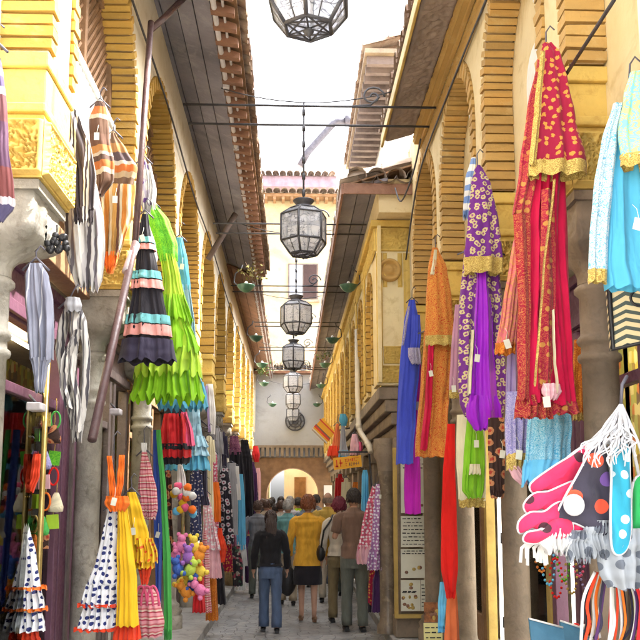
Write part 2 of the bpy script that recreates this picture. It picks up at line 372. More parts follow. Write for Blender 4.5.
def arch(B, s, yc, a, xf, t, zs, z0, mat, band=.14, seed=0, course=.062, near=True, alt=.007):
    rr = random.Random(int(seed*31)+5); M_ = MB(); Ro = a-.004; Ri = a-band
    x_in = s*(xf-.012); x_out = s*(xf+t+.01)
    def brick(c_yz, tang, rad, hw, depth, fr):
        ty, tz = tang; ry, rz = rad; cy, cz = c_yz
        vs = []
        for X in (s*(xf-fr), x_out):
            for (p, q) in ((-1, 0), (1, 0), (1, 1), (-1, 1)):
                j1, j2 = rr.uniform(-.004, .004), rr.uniform(-.0025, .0025)
                vs.append((X+s*j1*.7, cy+ty*(hw*p+j2)+ry*(depth*q+(j1 if q == 0 else 0)), cz+tz*(hw*p+j2)+rz*(depth*q+(j1 if q == 0 else 0))))
        M_.add(vs, [(0, 1, 2, 3), (7, 6, 5, 4), (0, 4, 5, 1), (1, 5, 6, 2), (2, 6, 7, 3), (3, 7, 4, 0)])
    n = max(2, int((zs-z0)/(course+.012))); ph = (zs-z0)/n
    for sg in (-1, 1):
        for i in range(n):
            z = z0+ph*(i+.5); al = i % 2
            brick((yc+sg*(Ri-(alt if al else 0)-rr.uniform(0, .004)), z), (0, 1), (sg, 0), ph/2-.007, band-.005+(alt if al else 0), .012+(alt if al else 0)+rr.uniform(0, .004))
    na = int(PI*(Ri+band/2)/(course+.012)); na += na % 2
    for i in range(na):
        th = PI*(i+.5)/na; al = i % 2
        ra = Ri-(alt if al else 0)-rr.uniform(0, .004)
        brick((yc+math.cos(th)*ra, zs+math.sin(th)*ra), (-math.sin(th), math.cos(th)), (math.cos(th), math.sin(th)), PI*ra/na/2-.006, band-.005+(alt if al else 0), .012+(alt if al else 0)+rr.uniform(0, .004))
    o = M_.build('brick_arch', MT[mat], B)
    # recessed mortar bed behind the bricks
    M_ = MB(); rm = Ri+.02; pts = [(yc-rm, z0)]+[(yc-math.cos(PI*i/20)*rm, zs+math.sin(PI*i/20)*rm) for i in range(21)]+[(yc+rm, z0)]
    X0, X1 = s*(xf+.004), s*(xf+t)
    for i in range(len(pts)-1):
        (y0, z0_), (y1, z1) = pts[i], pts[i+1]; M_.add([(X0, y0, z0_), (X1, y0, z0_), (X1, y1, z1), (X0, y1, z1)], [(0, 1, 2, 3)])
    po = [(yc-Ro, z0)]+[(yc-math.cos(PI*i/20)*Ro, zs+math.sin(PI*i/20)*Ro) for i in range(21)]+[(yc+Ro, z0)]
    for i in range(len(pts)-1): M_.add([(X0, *pts[i]), (X0, *pts[i+1]), (X0, *po[i+1]), (X0, *po[i])], [(0, 1, 2, 3)])
    M_.build('mortar_bed', MT['mortar'], o)

def lattice(B, s, X, y0, y1, z0, z1, zb):
    """dark wooden lattice screen with a white balustrade below"""
    f = MB(); w_ = .06
    for (a, b, c, d) in ((y0, y0+w_, z0, z1), (y1-w_, y1, z0, z1), (y0+w_, y1-w_, z1-w_, z1), (y0+w_, y1-w_, zb, zb+.05), (y0+w_, y1-w_, z0, z0+.05), ((y0+y1)/2-.03, (y0+y1)/2+.03, zb+.05, z1-w_)):
        f.bx(X-.035, X+.035, a, b, c, d)
    win = f.build('lattice_window', MT['wood_brown'], B, bevel=.004)
    f = MB(); st = .085
    for dr in (1, -1):
        k = -40
        while k < 60:
            # diagonal slats clipped to the opening
            pts = []
            c0 = y0+w_+k*st
            for zz in (zb+.05, z1-w_):
                pts.append((c0+dr*(zz-zb), zz))
            (ya, za), (yb, zb2) = pts
            lo, hi = y0+w_, y1-w_
            def clip(yv): return za+(yv-ya)/(yb-ya)*(zb2-za)
            tlo, thi = sorted((0.0, 1.0))
            ta, tb = sorted(((lo-ya)/(yb-ya), (hi-ya)/(yb-ya))); t0, t1 = max(0, ta), min(1, tb)
            if t1-t0 > .02:
                p0 = Vector((X+dr*.006, ya+(yb-ya)*t0, za+(zb2-za)*t0)); p1 = Vector((X+dr*.006, ya+(yb-ya)*t1, za+(zb2-za)*t1))
                f.tube([p0, p1], .011, 4, smooth=False)
            k += 1
    f.build('lattice', MT['wood_brown'], win)
    f = MB(); n = int((y1-y0-.12)/.09)
    for i in range(n):
        y = y0+w_+.045+i*.09; f.lathe([(.012, 0), (.03, .06), (.014, .12), (.03, .2), (.014, .26), (.03, .34), (.012, .4)], (X-s*.05, y, z0+.05), 8)
    f.bx(X-s*.02, X-s*.08, y0+w_, y1-w_, z0+.45, z0+.49)
    f.build('balustrade', MT['white_paint'], win)
    f = MB(); f.bx(X+s*.022, X+s*.03, y0+w_, y1-w_, z0, z1-w_); f.build('shutter', MT['interior'], win)

def barrel_tiles(mb, x0, x1, y0, y1, z0, z1, axis='x', r=.085, step=.19, L=.42, seed=1, mi=0):
    """rows of barrel tiles running from the low edge (x0,z0) to the high edge (x1,z1), repeated along y; axis 'y' swaps roles"""
    rr = random.Random(seed); n = int(abs(y1-y0)/step); m_ = max(1, int(math.hypot(x1-x0, z1-z0)/(L*.82)))
    for i in range(n):
        for up in (0, 1):
            yc = y0+(i+.5+up*.5)*step*(1 if y1 > y0 else -1)
            for j in range(m_):
                a0 = j/m_; a1 = min(1.06, (j+1)/m_+.12/m_*2)
                jit = rr.uniform(-.012, .012); jz = rr.uniform(-.006, .006)
                pts = []
                for (av, rad, lift) in ((a0, r*1.08, .012), (a1, r*.9, -.006)):
                    for q in range(7):
                        th = PI*q/6
                        X = x0+(x1-x0)*av+jit*(1 if av == a0 else 0); Z = z0+(z1-z0)*av+lift+jz
                        dy = math.cos(th)*rad; dz = math.sin(th)*rad*(1 if up == 0 else -.75)+(.03 if up == 0 else .055)
                        pts.append((X, yc+dy, Z+dz) if axis == 'x' else (yc+dy, X, Z+dz))
                mb.add(pts, [(q, q+1, 7+q+1, 7+q) for q in range(6)], smooth=True, mi=mi)

def eave(B, s, xf, xe, y0, y1, zw, ze, soffit_to, mats, gut=True, step=.3, seed=2, wall_beam=True, tile='tile', plank=True):
    """sloping plank soffit from the wall, rafter tails and tiles beyond, gutter pipe between"""
    S = MB(); zg = zw+(ze-zw)*(xf-soffit_to)/(xf-xe); th = .035; k = int((xf+.1-soffit_to)/.14)
    for i in range(k):
        a = xf+.1-(xf+.1-soffit_to)*i/k; b = xf+.1-(xf+.1-soffit_to)*(i+1)/k+.009; jz_ = .006*(i % 2)
        def zz(x): return jz_+zw+(ze-zw)*(xf-x)/(xf-xe)
        S.add([(s*a, y0, zz(a)), (s*b, y0, zz(b)), (s*b, y1, zz(b)), (s*a, y1, zz(a)), (s*a, y0, zz(a)+th), (s*b, y0, zz(b)+th), (s*b, y1, zz(b)+th), (s*a, y1, zz(a)+th)], [(0, 1, 2, 3), (7, 6, 5, 4), (0, 4, 5, 1), (2, 6, 7, 3), (1, 5, 6, 2), (0, 3, 7, 4)])
    ev = S.build('eave', MT[mats[0]], B)
    if wall_beam:
        b = MB(); b.bx(s*(xf-.015), s*(xf-.075), y0, y1, zw-.16, zw-.02)
        if s > 0: relief(b, (s*(xf-.078), y0, zw-.16), (0, y1-y0, 0), (0, 0, .13), (-s, 0, 0), int((y1-y0)*40), 8, .014, 6.1, freq=1.0)
        if s > 0: relief(b, (s*(xf-.006), y0, zw-.42), (0, y1-y0, 0), (0, 0, .2), (-s, 0, 0), int((y1-y0)*40), 10, .014, 2.1, freq=1.0); b.bx(s*(xf-.01), s*(xf-.035), y0, y1, zw-.21, zw-.165); b.build('wall_plate', MT[mats[1]], ev)
    y = y0+.1
    while y < y1-.05:
        r = MB()
        x0_, x1_ = soffit_to+(.0 if plank else .0), xe+.05
        z0_, z1_ = zw+(ze-zw)*(xf-x0_)/(xf-xe)+.02, zw+(ze-zw)*(xf-x1_)/(xf-xe)+.02
        r.add([(s*x0_, y-.035, z0_-.09), (s*x0_, y+.035, z0_-.09), (s*x0_, y+.035, z0_), (s*x0_, y-.035, z0_), (s*x1_, y-.035, z1_-.05), (s*x1_, y+.035, z1_-.05), (s*x1_, y+.035, z1_), (s*x1_, y-.035, z1_)], [(3, 2, 1, 0), (4, 5, 6, 7), (0, 1, 5, 4), (1, 2, 6, 5), (2, 3, 7, 6), (3, 0, 4, 7)])
        y += step
        if xe < soffit_to-.05: r.build('rafter', MT[mats[2]], ev)
    sl_ = (zw-ze)/(xf-xe)+.07; zr = ze+.06; zt_ = zr+(xf+.5-xe-.03)*sl_
    t = MB(); barrel_tiles(t, s*(xe-.03), s*(xf+.5), y0, y1, zr+.03, zt_+.03, seed=seed)
    t2 = MB(); t2.add([(s*(xe+.03), y0, zr), (s*(xf+.5), y0, zt_), (s*(xf+.5), y1, zt_), (s*(xe+.03), y1, zr), (s*(xe+.03), y0, zr+.02), (s*(xf+.5), y0, zt_+.02), (s*(xf+.5), y1, zt_+.02), (s*(xe+.03), y1, zr+.02)], [(0, 1, 2, 3), (7, 6, 5, 4), (0, 4, 5, 1), (2, 6, 7, 3), (0, 3, 7, 4), (1, 5, 6, 2)])
    rf = t2.build('roof_boards', MT['wood_brown'], B); t.build('roof_tiles', MT[tile], rf)
    if gut:
        g_ = MB(); X = s*(soffit_to-.03); n = int((y1-y0)/1.5)
        g_.tube([(X, y0, zg-.05), (X, y1, zg-.05)], .022, 8); g_.tube([(X-s*.07, y0, zg-.035), (X-s*.07, y1, zg-.035)], .011, 6)
        for i in range(n+1):
            yy = y0+.2+i*1.5
            if yy < y1: g_.bx(X-.03, X+.03, yy-.012, yy+.012, zg-.08, zg-.005)
        g_.build('gutter', MT['gutter'], ev)

def wall_with_arches(B, s, xf, t, cols, b, a, zs, zi, ztop, y0, y1, mat, zjamb=3.68):
    W = MB(); X0, X1 = s*xf, s*(xf+t)
    def q(ya, za, yb, zb, yc, zc, yd, zd):
        W.add([(X0, ya, za), (X0, yb, zb), (X0, yc, zc), (X0, yd, zd)], [(0, 1, 2, 3)]); W.add([(X1, ya, za), (X1, yb, zb), (X1, yc, zc), (X1, yd, zd)], [(3, 2, 1, 0)])
    for y in cols:
        lo, hi = max(y0, y-b/2), min(y1, y+b/2)
        q(lo, zi, hi, zi, hi, ztop, lo, ztop)
        W.add([(X0, lo, zi), (X1, lo, zi), (X1, hi, zi), (X0, hi, zi)], [(0, 1, 2, 3)])
    for ya, yb in zip(cols[:-1], cols[1:]):
        yc = (ya+yb)/2; A = (yb-ya)/2-b/2; n = 22
        P = [(yc-math.cos(PI*i/n)*A, zs+math.sin(PI*i/n)*A) for i in range(n+1)]
        for i in range(n):
            q(P[i][0], P[i][1], P[i+1][0], P[i+1][1], P[i+1][0], ztop, P[i][0], ztop)
        P = [(yc-A, zi)]+P+[(yc+A, zi)]
        for i in range(len(P)-1): W.add([(X0, *P[i]), (X0, *P[i+1]), (X1, *P[i+1]), (X1, *P[i])], [(0, 1, 2, 3)])
    W.add([(X0, y0, zi), (X1, y0, zi), (X1, y0, ztop), (X0, y0, ztop)], [(0, 1, 2, 3)]); W.add([(X0, y1, zi), (X1, y1, zi), (X1, y1, ztop), (X0, y1, ztop)], [(3, 2, 1, 0)])
    W.add([(X0, y0, ztop), (X1, y0, ztop), (X1, y1, ztop), (X0, y1, ztop)], [(0, 1, 2, 3)])
    return W.build('arcade_wall', MT[mat], B)

def shopfront(B, s, xs, ya, yb, style, seed, ztop=2.62, glass=True, lit=False, xb=1.25, posts=None):
    """fascia, frame posts, panes and a stocked back wall inside one bay"""
    rr = random.Random(seed); wood = MT[style]
    f = MB(); f.bx(s*xs, s*(xs+.06), ya, yb, ztop, 2.98); f.bx(s*(xs-.03), s*(xs+.0), ya, yb, ztop+.02, ztop+.09); f.bx(s*(xs-.03), s*xs, ya, yb, 2.9, 2.96)
    fa = f.build('fascia', wood, B, bevel=.004)
    f = MB(); n = 3; ps = [ya+.02, ya+(yb-ya)*.62, ya+(yb-ya)*.7, yb-.02] if posts is None else posts
    for i, y in enumerate(ps): f.bx(s*(xs-.01), s*(xs+.07), y-.045, y+.045, .12, ztop-.002)
    f.bx(s*xs, s*(xs+.06), ps[0]+.047, ps[1]-.047, .12, .55); f.bx(s*xs, s*(xs+.06), ps[0]+.047, ps[1]-.047, 2.2, 2.26)
    df = f.build('door_frame', wood, B, bevel=.005)
    if glass:
        f = MB(); f.bx(s*(xs+.03), s*(xs+.036), ps[0]+.045, ps[1]-.045, .55, 2.2); f.build('pane', MT['glass'], df)
    f = MB(); f.bx(s*(xs+xb), s*(xs+xb+.06), ya-.1, yb+.1, 0, 3.1); f.build('shop_back_wall', MT['shelf_back'], B)
    if lit:
        f = MB(); f.bx(s*(xs+xb-.07), s*(xs+xb-.01), ya+.15, yb-.15, .3, 2.1); f.build('lit_display', MT['lit_window'], B)
def stock_mat():
    k = Nt('shelf_back'); o = k.obj(1, 1, 1)
    br = k.n('TexVoronoi', {'Vector': k.obj(1, 15, 11), 'Scale': 1.0, 'Randomness': .5}, feature='F1')
    col = k.ramp(k.sep(br.outputs['Color'])[0], [(0, (.22, .15, .05)), (.2, (.40, .32, .06)), (.35, (.30, .28, .07)), (.5, (.42, .14, .05)), (.62, (.30, .30, .10)), (.8, (.5, .42, .2)), (.92, (.12, .08, .05))], True)
    k.set(k.b.inputs['Base Color'], col); k.b.inputs['Roughness'].default_value = .6; return k.m
MT['shelf_back'] = stock_mat()

# ---- left building
XL, TL, SL = 1.15, .22, 2.2
LC = [4.24+2.2*k for k in range(-1, 11)]
BL = thing('arcade_building', 'long left arcade with golden brick arches, pale plaster and a dark plank eave', 'building', (-1.4, 4.35, 0))
aL = SL/2-.14; ZS = 5.2-aL
wall_with_arches(BL, -1, XL, TL, LC, .28, aL, ZS, 3.68, 5.75, LC[0]-.27, 27.9, 'plaster_left')
for i, y in enumerate(LC): column(BL, -1, -1.44, y, .52, XL, .56, detailed=i < 5, seed=i*3.1)
for i in range(len(LC)-1): arch(BL, -1, (LC[i]+LC[i+1])/2, aL, XL, TL, ZS, 3.69, 'brick_gold', .10, i, course=.045 if i < 4 else .09)
f = MB(); f.bx(-1.376, -1.46, LC[0]-.27, 27.9, 3.31, 5.75); f.build('inner_wall', MT['plaster_left'], BL)
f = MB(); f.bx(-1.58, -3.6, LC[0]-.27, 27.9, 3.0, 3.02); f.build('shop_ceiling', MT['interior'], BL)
f = MB(); f.bx(-1.42, -1.56, LC[0], 27.9, 2.99, 3.30); f.build('lintel', MT['wood_brown'], BL, bevel=.006)
for i in range(1, 4): lattice(BL, -1, -1.335, (LC[i]+LC[i+1])/2-.80, (LC[i]+LC[i+1])/2+.80, 3.72, 5.0, 4.22)
eave(BL, -1, XL, .42, LC[0]-.27, 15.2, 5.66, 5.40, .66, ('wood_soffit', 'wood_brown', 'wood_red'), step=.24)
eave(BL, -1, XL, .60, 15.2, 27.9, 5.62, 5.36, .72, ('wood_red', 'wood_brown', 'wood_red'), step=.24, seed=5)
sty = ['wood_purple', 'wood_purple', 'wood_dark', 'wood_brown', 'wood_dark', 'wood_ochre', 'wood_brown']
for i in range(len(LC)-1): shopfront(BL, -1, 1.58, LC[i]+.05, LC[i+1]-.05, sty[i % 7], i, glass=i < 3, posts=[4.30, 6.15, 6.28, 6.37] if i == 1 else None)
f = MB(); f.bx(-1.60, -1.66, 6.2, 7.05, .13, 2.6); f.bx(-1.575, -1.605, 6.3, 6.36, .13, 2.6); f.bx(-1.575, -1.605, 6.85, 6.92, .13, 2.6); f.build('door_panel', MT['wood_purple'], BL, bevel=.004)
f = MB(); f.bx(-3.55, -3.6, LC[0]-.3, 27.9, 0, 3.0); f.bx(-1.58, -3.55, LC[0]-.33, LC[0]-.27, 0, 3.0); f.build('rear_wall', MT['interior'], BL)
f = MB(); f.bx(-1.5, -3.6, LC[0]-.27, 27.9, .1, .12); f.build('shop_floor', MT['kerb'], BL)

# ---- right near building
XR, TR = 1.33, .17; RC = [4.30+1.8*k for k in range(-1, 4)]
BR = thing('arcade_building', 'near right arcade with brown brick arches and a broad carved eave', 'building', (1.5, 4.3, 0))
aR = .9-.13; ZSR = 5.12-aR
wall_with_arches(BR, 1, XR, TR, RC, .26, aR, ZSR, 3.68, 5.6, RC[0]-.25, 9.95, 'plaster')
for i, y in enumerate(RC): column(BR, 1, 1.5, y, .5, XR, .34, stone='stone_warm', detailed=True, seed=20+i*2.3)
for i in range(len(RC)-1): arch(BR, 1, (RC[i]+RC[i+1])/2, aR, XR, TR, ZSR, 3.69, 'brick_brown', .125, i+40, course=.048)
f = MB(); f.bx(1.512, 1.60, RC[0]-.25, 9.95, 3.31, 5.6); f.build('inner_wall', MT['plaster'], BR)
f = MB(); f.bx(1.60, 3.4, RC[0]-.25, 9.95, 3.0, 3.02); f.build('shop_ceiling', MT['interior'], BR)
f = MB(); f.bx(1.54, 1.68, RC[0], 9.95, 2.99, 3.30); f.build('lintel', MT['wood_brown'], BR, bevel=.006)
eave(BR, 1, XR, .93, RC[0]-.25, 8.9, 5.42, 5.30, .93, ('wood_soffit', 'brick_brown', 'wood_red'), gut=False, seed=9)
# carved fascia board along the right eave
f = MB(); f.bx(.905, .93, RC[0]-.25, 8.9, 5.22, 5.34); f.build('fascia_board', MT['wood_ochre'], BR, bevel=.006)
f = MB(); zc_ = lambda x: 5.42-.12*(1.33-x)/.40
relief(f, (.95, RC[0]-.25, zc_(.95)-.012), (0, 8.9-RC[0]+.25, 0), (.30, 0, zc_(1.25)-zc_(.95)), (0, 0, -1), 420, 14, .018, 3.3, freq=1.1)
f.build('carved_soffit', MT['wood_carved'], BR)
for i in range(len(RC)-1):
    yc = (RC[i]+RC[i+1])/2
    f = MB(); P = [(1.508, yc-.2, 3.5), (1.508, yc+.2, 3.5)]+[(1.508, yc+.2*math.cos(PI*q/10), 4.2+.2*math.sin(PI*q/10)) for q in range(11)]
    f.prism(P, (0, 0, 0), (-.02, 0, 0)); f.build('niche', MT['white_wall'], BR)
    f = MB()
    for j_, (w_, z_) in enumerate(((.10, 4.36), (.14, 4.44), (.19, 4.52), (.23, 4.60))): f.bx(1.509, 1.509-w_*.5, yc-.35-w_/2, yc-.35+w_/2, z_, z_+.078)
    f.bx(1.509, 1.47, yc-.39, yc-.31, 3.72, 4.36); f.build('corbel', MT['white_wall'], BR, bevel=.008)
rs = ['wood_purple', 'wood_purple', 'wood_ochre', 'wood_brown']
for i in range(len(RC)-1): shopfront(BR, 1, 1.74, RC[i]+.05, RC[i+1]-.05, rs[i], 50+i, glass=i != 1, posts=[None, None, [6.17, 7.2, 7.35, 8.12], [8.32, 9.2, 9.32, 9.65]][i])
for (ya, yb) in ((5.62, 5.98), (7.5, 8.07)):
    f = MB(); f.bx(1.83, 1.86, ya, yb, .3, 2.1); f.build('lit_display', MT['lit_window'], BR)
for z_ in (.55, 1.25, 1.9): f = MB(); f.bx(1.80, 1.826, 7.72, 7.84, z_, z_+.05); f.tube([(1.80, 7.78, z_-.02), (1.80, 7.78, z_+.07)], .014, 8); f.build('hinge', MT['iron'], BR)
f = MB(); f.bx(3.35, 3.4, RC[0]-.3, 9.95, 0, 3.0); f.bx(1.7, 3.35, RC[0]-.33, RC[0]-.27, 0, 3.0); f.build('rear_wall', MT['interior'], BR)
f = MB(); f.bx(1.62, 3.4, RC[0]-.27, 9.95, .1, .12); f.build('shop_floor', MT['kerb'], BR)
# upper storey set back on the near right building with its own eave end
f = MB(); f.bx(1.9, 5.5, 1.5, 9.2, 5.95, 7.0); f.build('upper_storey', MT['plaster'], BR)
f = MB(); f.bx(.78, 5.6, 7.5, 9.05, 7.06, 7.12)
f.build('upper_eave', MT['wood_soffit'], BR, bevel=.01)
for i in range(5): f = MB(); f.bx(.84, 1.9, 7.55+i*.33, 7.63+i*.33, 6.95, 7.055); f.build('rafter', MT['wood_brown'], BR)
f = MB(); barrel_tiles(f, .74, 3.2, 7.5, 9.05, 7.13, 7.8, seed=33); f.build('upper_tiles', MT['tile'], BR)

# ---- right far building (projects into the street, end face towards us)
XP, YP = .96, 10.0
BP = thing('arcade_building', 'yellow far right arcade with carved end pier, round medallion and small tiled eave', 'building', (1.2, 10, 0))
f = MB(); f.bx(1.0, 3.4, YP+.04, 27.95, 2.87, 5.2); wl = f.build('core_wall', MT['plaster_yellow'], BP)
PC = [10.18]+[10.18+.32+.7+1.5*k for k in range(0, 12)]
PC = [10.22+1.5*k for k in range(0, 12)]
W = MB(); X0 = XP
def pw(ya, yb, za, zb): W.bx(XP, XP+.038, ya, yb, za, zb)
aP = .42; zsP = 3.98
for k in range(len(PC)-1):
    yc = (PC[k]+PC[k+1])/2; n = 14
    pw(PC[k]-.32 if k == 0 else PC[k]-.33, PC[k]+.33, 2.9, 4.70)
    for i in range(n):
        a0, a1 = PI*i/n, PI*(i+1)/n
        p = [(yc-math.cos(a0)*aP, zsP+math.sin(a0)*aP), (yc-math.cos(a1)*aP, zsP+math.sin(a1)*aP)]
        W.add([(XP, p[0][0], p[0][1]), (XP, p[1][0], p[1][1]), (XP, p[1][0], 4.7), (XP, p[0][0], 4.7)], [(0, 1, 2, 3)])
        W.add([(XP, p[0][0], p[0][1]), (XP, p[1][0], p[1][1]), (XP+.04, p[1][0], p[1][1]), (XP+.04, p[0][0], p[0][1])], [(3, 2, 1, 0)])
W.build('arcade_wall', MT['plaster_yellow'], BP)
for k in range(len(PC)-1): arch(BP, 1, (PC[k]+PC[k+1])/2, .43, XP-.008, .05, zsP, 2.95, 'brick_gold', .11, k+80, course=.07 if k < 4 else .12, alt=0)
for k in range(1, len(PC)):
    f = MB(); f.bx(XP-.022, XP-.004, PC[k]-.09, PC[k]+.09, 2.95, 4.7); f.bx(XP-.034, XP-.004, PC[k]-.12, PC[k]+.12, 4.52, 4.6); f.build('pilaster', MT['carved'], BP, bevel=.008)
# cornice, end face panels
f = MB(); f.bx(XP-.07, 3.4, YP-.06, 27.9, 4.702, 4.78); f.build('cornice', MT['carved'], BP, bevel=.01)
f = MB(); f.bx(XP-.01, 3.4, YP-.01, YP+.035, 2.88, 4.70); f.build('end_face', MT['plaster_light'], BP)
f = MB(); relief(f, (XP+.065, YP-.013, 3.12), (.225, 0, 0), (0, 0, .2), (0, -1, 0), 30, 24, .014, 8.2); relief(f, (XP+.065, YP-.013, 4.0), (.05, 0, 0), (0, 0, .4), (0, -1, 0), 8, 40, .01, 1.2); relief(f, (XP+.235, YP-.013, 4.0), (.055, 0, 0), (0, 0, .4), (0, -1, 0), 8, 40, .01, 4.2); f.build('carved_panel', MT['carved'], BP)
f = MB(); relief(f, (XP-.01, YP-.014, 4.42), (.46, 0, 0), (0, 0, .28), (0, -1, 0), 46, 30, .02, 7.7); relief(f, (XP+.30, YP-.014, 3.1), (.14, 0, 0), (0, 0, 1.3), (0, -1, 0), 16, 90, .014, 2.2); relief(f, (XP-.01, YP-.014, 2.9), (.42, 0, 0), (0, 0, .2), (0, -1, 0), 46, 24, .016, 5.2)
relief(f, (XP-.006, YP+.6, 4.48), (0, 14, 0), (0, 0, .21), (-1, 0, 0), 700, 12, .02, 9.1, freq=1.2)
relief(f, (XP-.014, YP-.01, 4.42), (0, .6, 0), (0, 0, .28), (-1, 0, 0), 46, 26, .02, 9.1); relief(f, (XP-.012, YP-.014, 3.1), (.07, 0, 0), (0, 0, 1.3), (0, -1, 0), 10, 90, .012, 3.2)
f.build('carved_frieze', MT['carved'], BP)
f = MB(); f.lathe([(0, .03), (.03, .045), (.05, .02), (.085, .008), (.098, .045), (.125, .055), (.14, .0)], (XP+.14, YP-.012, 4.20), 28, rot=Matrix.Rotation(PI/2, 3, 'X')); f.build('medallion', MT['brick_brown'], BP)
# stepped corbels and stone piers
f = MB()
for j, (z, o) in enumerate(((2.72, .0), (2.58, .07), (2.44, .14), (2.30, .2))):
    f.bx(XP+o+.01, 1.5, YP+.02+o*.3, 27.9, z+.002, z+.14)
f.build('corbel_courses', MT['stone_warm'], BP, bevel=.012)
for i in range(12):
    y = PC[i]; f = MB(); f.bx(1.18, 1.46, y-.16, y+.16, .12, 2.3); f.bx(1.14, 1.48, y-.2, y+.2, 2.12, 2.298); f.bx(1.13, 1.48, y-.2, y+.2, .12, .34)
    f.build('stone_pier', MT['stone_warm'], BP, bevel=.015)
for i in range(11): shopfront(BP, 1, 1.40, PC[i]+.2, PC[i+1]-.2, ['wood_brown', 'wood_dark', 'wood_ochre'][i % 3], 90+i, ztop=2.1, glass=False, xb=.9)
f = MB(); f.bx(1.5, 3.4, YP+.02, YP+.05, 0, 2.88); f.build('side_wall', MT['stone_warm'], BP)
eave(BP, 1, XP, .56, YP-.35, 27.9, 5.12, 5.02, .56, ('wood_soffit', 'wood_brown', 'wood_red'), gut=False, seed=12, wall_beam=False, tile='tile_pale')
f = MB(); f.bx(.535, .56, YP-.35, 27.9, 4.98, 5.10); f.bx(.56, 3.4, YP-.37, YP-.345, 4.98, 5.10); f.build('fascia_board', MT['wood_red'], BP)
f = MB(); f.bx(XP+.0, 3.4, YP-.3, 27.9, 4.79, 5.18); f.build('attic_wall', MT['plaster'], BP)
f = MB(); barrel_tiles(f, YP-.42, YP+.6, .6, 3.4, 5.12, 5.32, axis='y', r=.10, step=.22, seed=14); f.build('hip_tiles', MT['tile_pale'], BP)
# second storey set back, with deep dark eave
f = MB(); f.bx(1.62, 5, 12.8, 17.3, 5.3, 8.2); f.build('upper_storey', MT['white_wall'], BP)
f = MB(); f.bx(1.06, 5, 12.6, 17.4, 8.21, 8.28); f.build('upper_eave', MT['stone_warm'], BP)
for i in range(17): f = MB(); f.bx(1.1, 1.6, 12.7+i*.28, 12.8+i*.28, 8.08, 8.205); f.build('rafter', MT['wood_dark'], BP)
f = MB(); barrel_tiles(f, 1.02, 2.6, 12.6, 17.4, 8.29, 8.8, seed=15); f.build('upper_tiles', MT['tile'], BP)

# ---- gateway at the far end
GW = thing('gateway', 'brown gateway with round arch and blank pale wall above closing the alley', 'gateway', (.1, 28, 0))
YG = 28.0; cx, ra, zsg = 0.02, .80, 1.78
W = MB(); n = 24; P = [(cx-ra, 0)]+[(cx-math.cos(PI*i/n)*ra, zsg+math.sin(PI*i/n)*ra) for i in range(n+1)]+[(cx+ra, 0)]
for Y in (YG, YG+.8):
    W.add([(-1.6, Y, 0), (cx-ra, Y, 0), (cx-ra, Y, 2.9), (-1.6, Y, 2.9)], [(0, 1, 2, 3)]); W.add([(cx+ra, Y, 0), (2.2, Y, 0), (2.2, Y, 2.9), (cx+ra, Y, 2.9)], [(0, 1, 2, 3)])
    for i in range(1, n+1): W.add([(P[i][0], Y, P[i][1]), (P[i+1][0], Y, P[i+1][1]), (P[i+1][0], Y, 2.9), (P[i][0], Y, 2.9)], [(0, 1, 2, 3)])
for i in range(len(P)-1): W.add([(P[i][0], YG, P[i][1]), (P[i+1][0], YG, P[i+1][1]), (P[i+1][0], YG+.8, P[i+1][1]), (P[i][0], YG+.8, P[i][1])], [(0, 1, 2, 3)])
W.build('arch_wall', MT['wood_brown'], GW)
f = MB(); f.bx(-1.6, 2.2, YG+.02, YG+.8, 2.9, 5.5); f.build('upper_wall', MT['grey_wall'], GW)
f = MB()
for i in range(24): f.bx(-1.4+i*.15, -1.31+i*.15, YG-.10, YG+.02, 2.93, 3.2)
f.bx(-1.6, 2.2, YG-.06, YG+.018, 3.2, 3.28); f.build('joist_ends', MT['stone_warm'], GW)
f = MB(); f.bx(-1.6, 2.2, YG-.4, YG+1.0, 5.5, 5.56); rfb = f.build('roof', MT['wood_red'], GW)
f = MB(); barrel_tiles(f, YG-.5, YG+1.2, -1.6, 2.2, 5.57, 6.0, axis='y', r=.11, step=.24, seed=21); f.build('roof_tiles', MT['tile'], rfb)
f = MB(); f.bx(.98, .98+.34, YG-.02, YG+.01, 1.3, 2.05); f.build('wall_poster', MT['white_wall'], GW)
# iron rosette on the wall
RO = thing('iron_rosette', 'round dark iron rosette grille fixed to the pale gateway wall', 'grille', (.05, YG, 4.1))
f = MB(); c = Vector(at(295, 421, YG-.03)); rx = Matrix.Rotation(PI/2, 3, 'X')
for r_ in (.29, .19, .09): f.tube([c+Vector((math.cos(2*PI*i/24)*r_, 0, math.sin(2*PI*i/24)*r_)) for i in range(25)], .022, 6)
f.build('ring', MT['iron'], RO)
f = MB()
for i in range(8): f.tube([c, c+Vector((math.cos(PI*i/4)*.28, 0, math.sin(PI*i/4)*.28))], .014, 5)
f.build('spokes', MT['iron'], RO)

# ---- lane beyond the gate
LB = thing('corner_house', 'pale sunlit house front seen through the round gate arch', 'house', (0, 40, 0))
f = MB(); f.bx(-.35, 1.2, 40, 46, 0, 5.4); f.build('wall', MT['white_wall'], LB); f = MB(); f.bx(.1, .6, 39.96, 40, .6, 2.6); f.build('door', MT['wood_brown'], LB); f=MB(); f.bx(-.38,1.25,39.85,46.1,5.4,5.55); f.build('roof', MT['tile'], LB)
LB = thing('shop_house', 'orange shop front beyond the gate arch on its right', 'shop', (1.6, 36, 0))
f = MB(); f.bx(1.15, 3, 33, 39.8, 0, 5.3); f.build('wall', surf('orange_wall', (.5, .26, .1)), LB); f = MB()
for i in range(4): f.bx(1.1, 1.15, 33.6+i*1.5, 34.6+i*1.5, .3, 2.4)
f.build('shutters', MT['wood_ochre'], LB); f=MB(); f.bx(1.0,3.1,32.9,39.9,5.3,5.42); f.build('roof', MT['tile'], LB)
LB = thing('side_house', 'cream house side beyond the gate arch on its left', 'house', (-1.6, 36, 0))
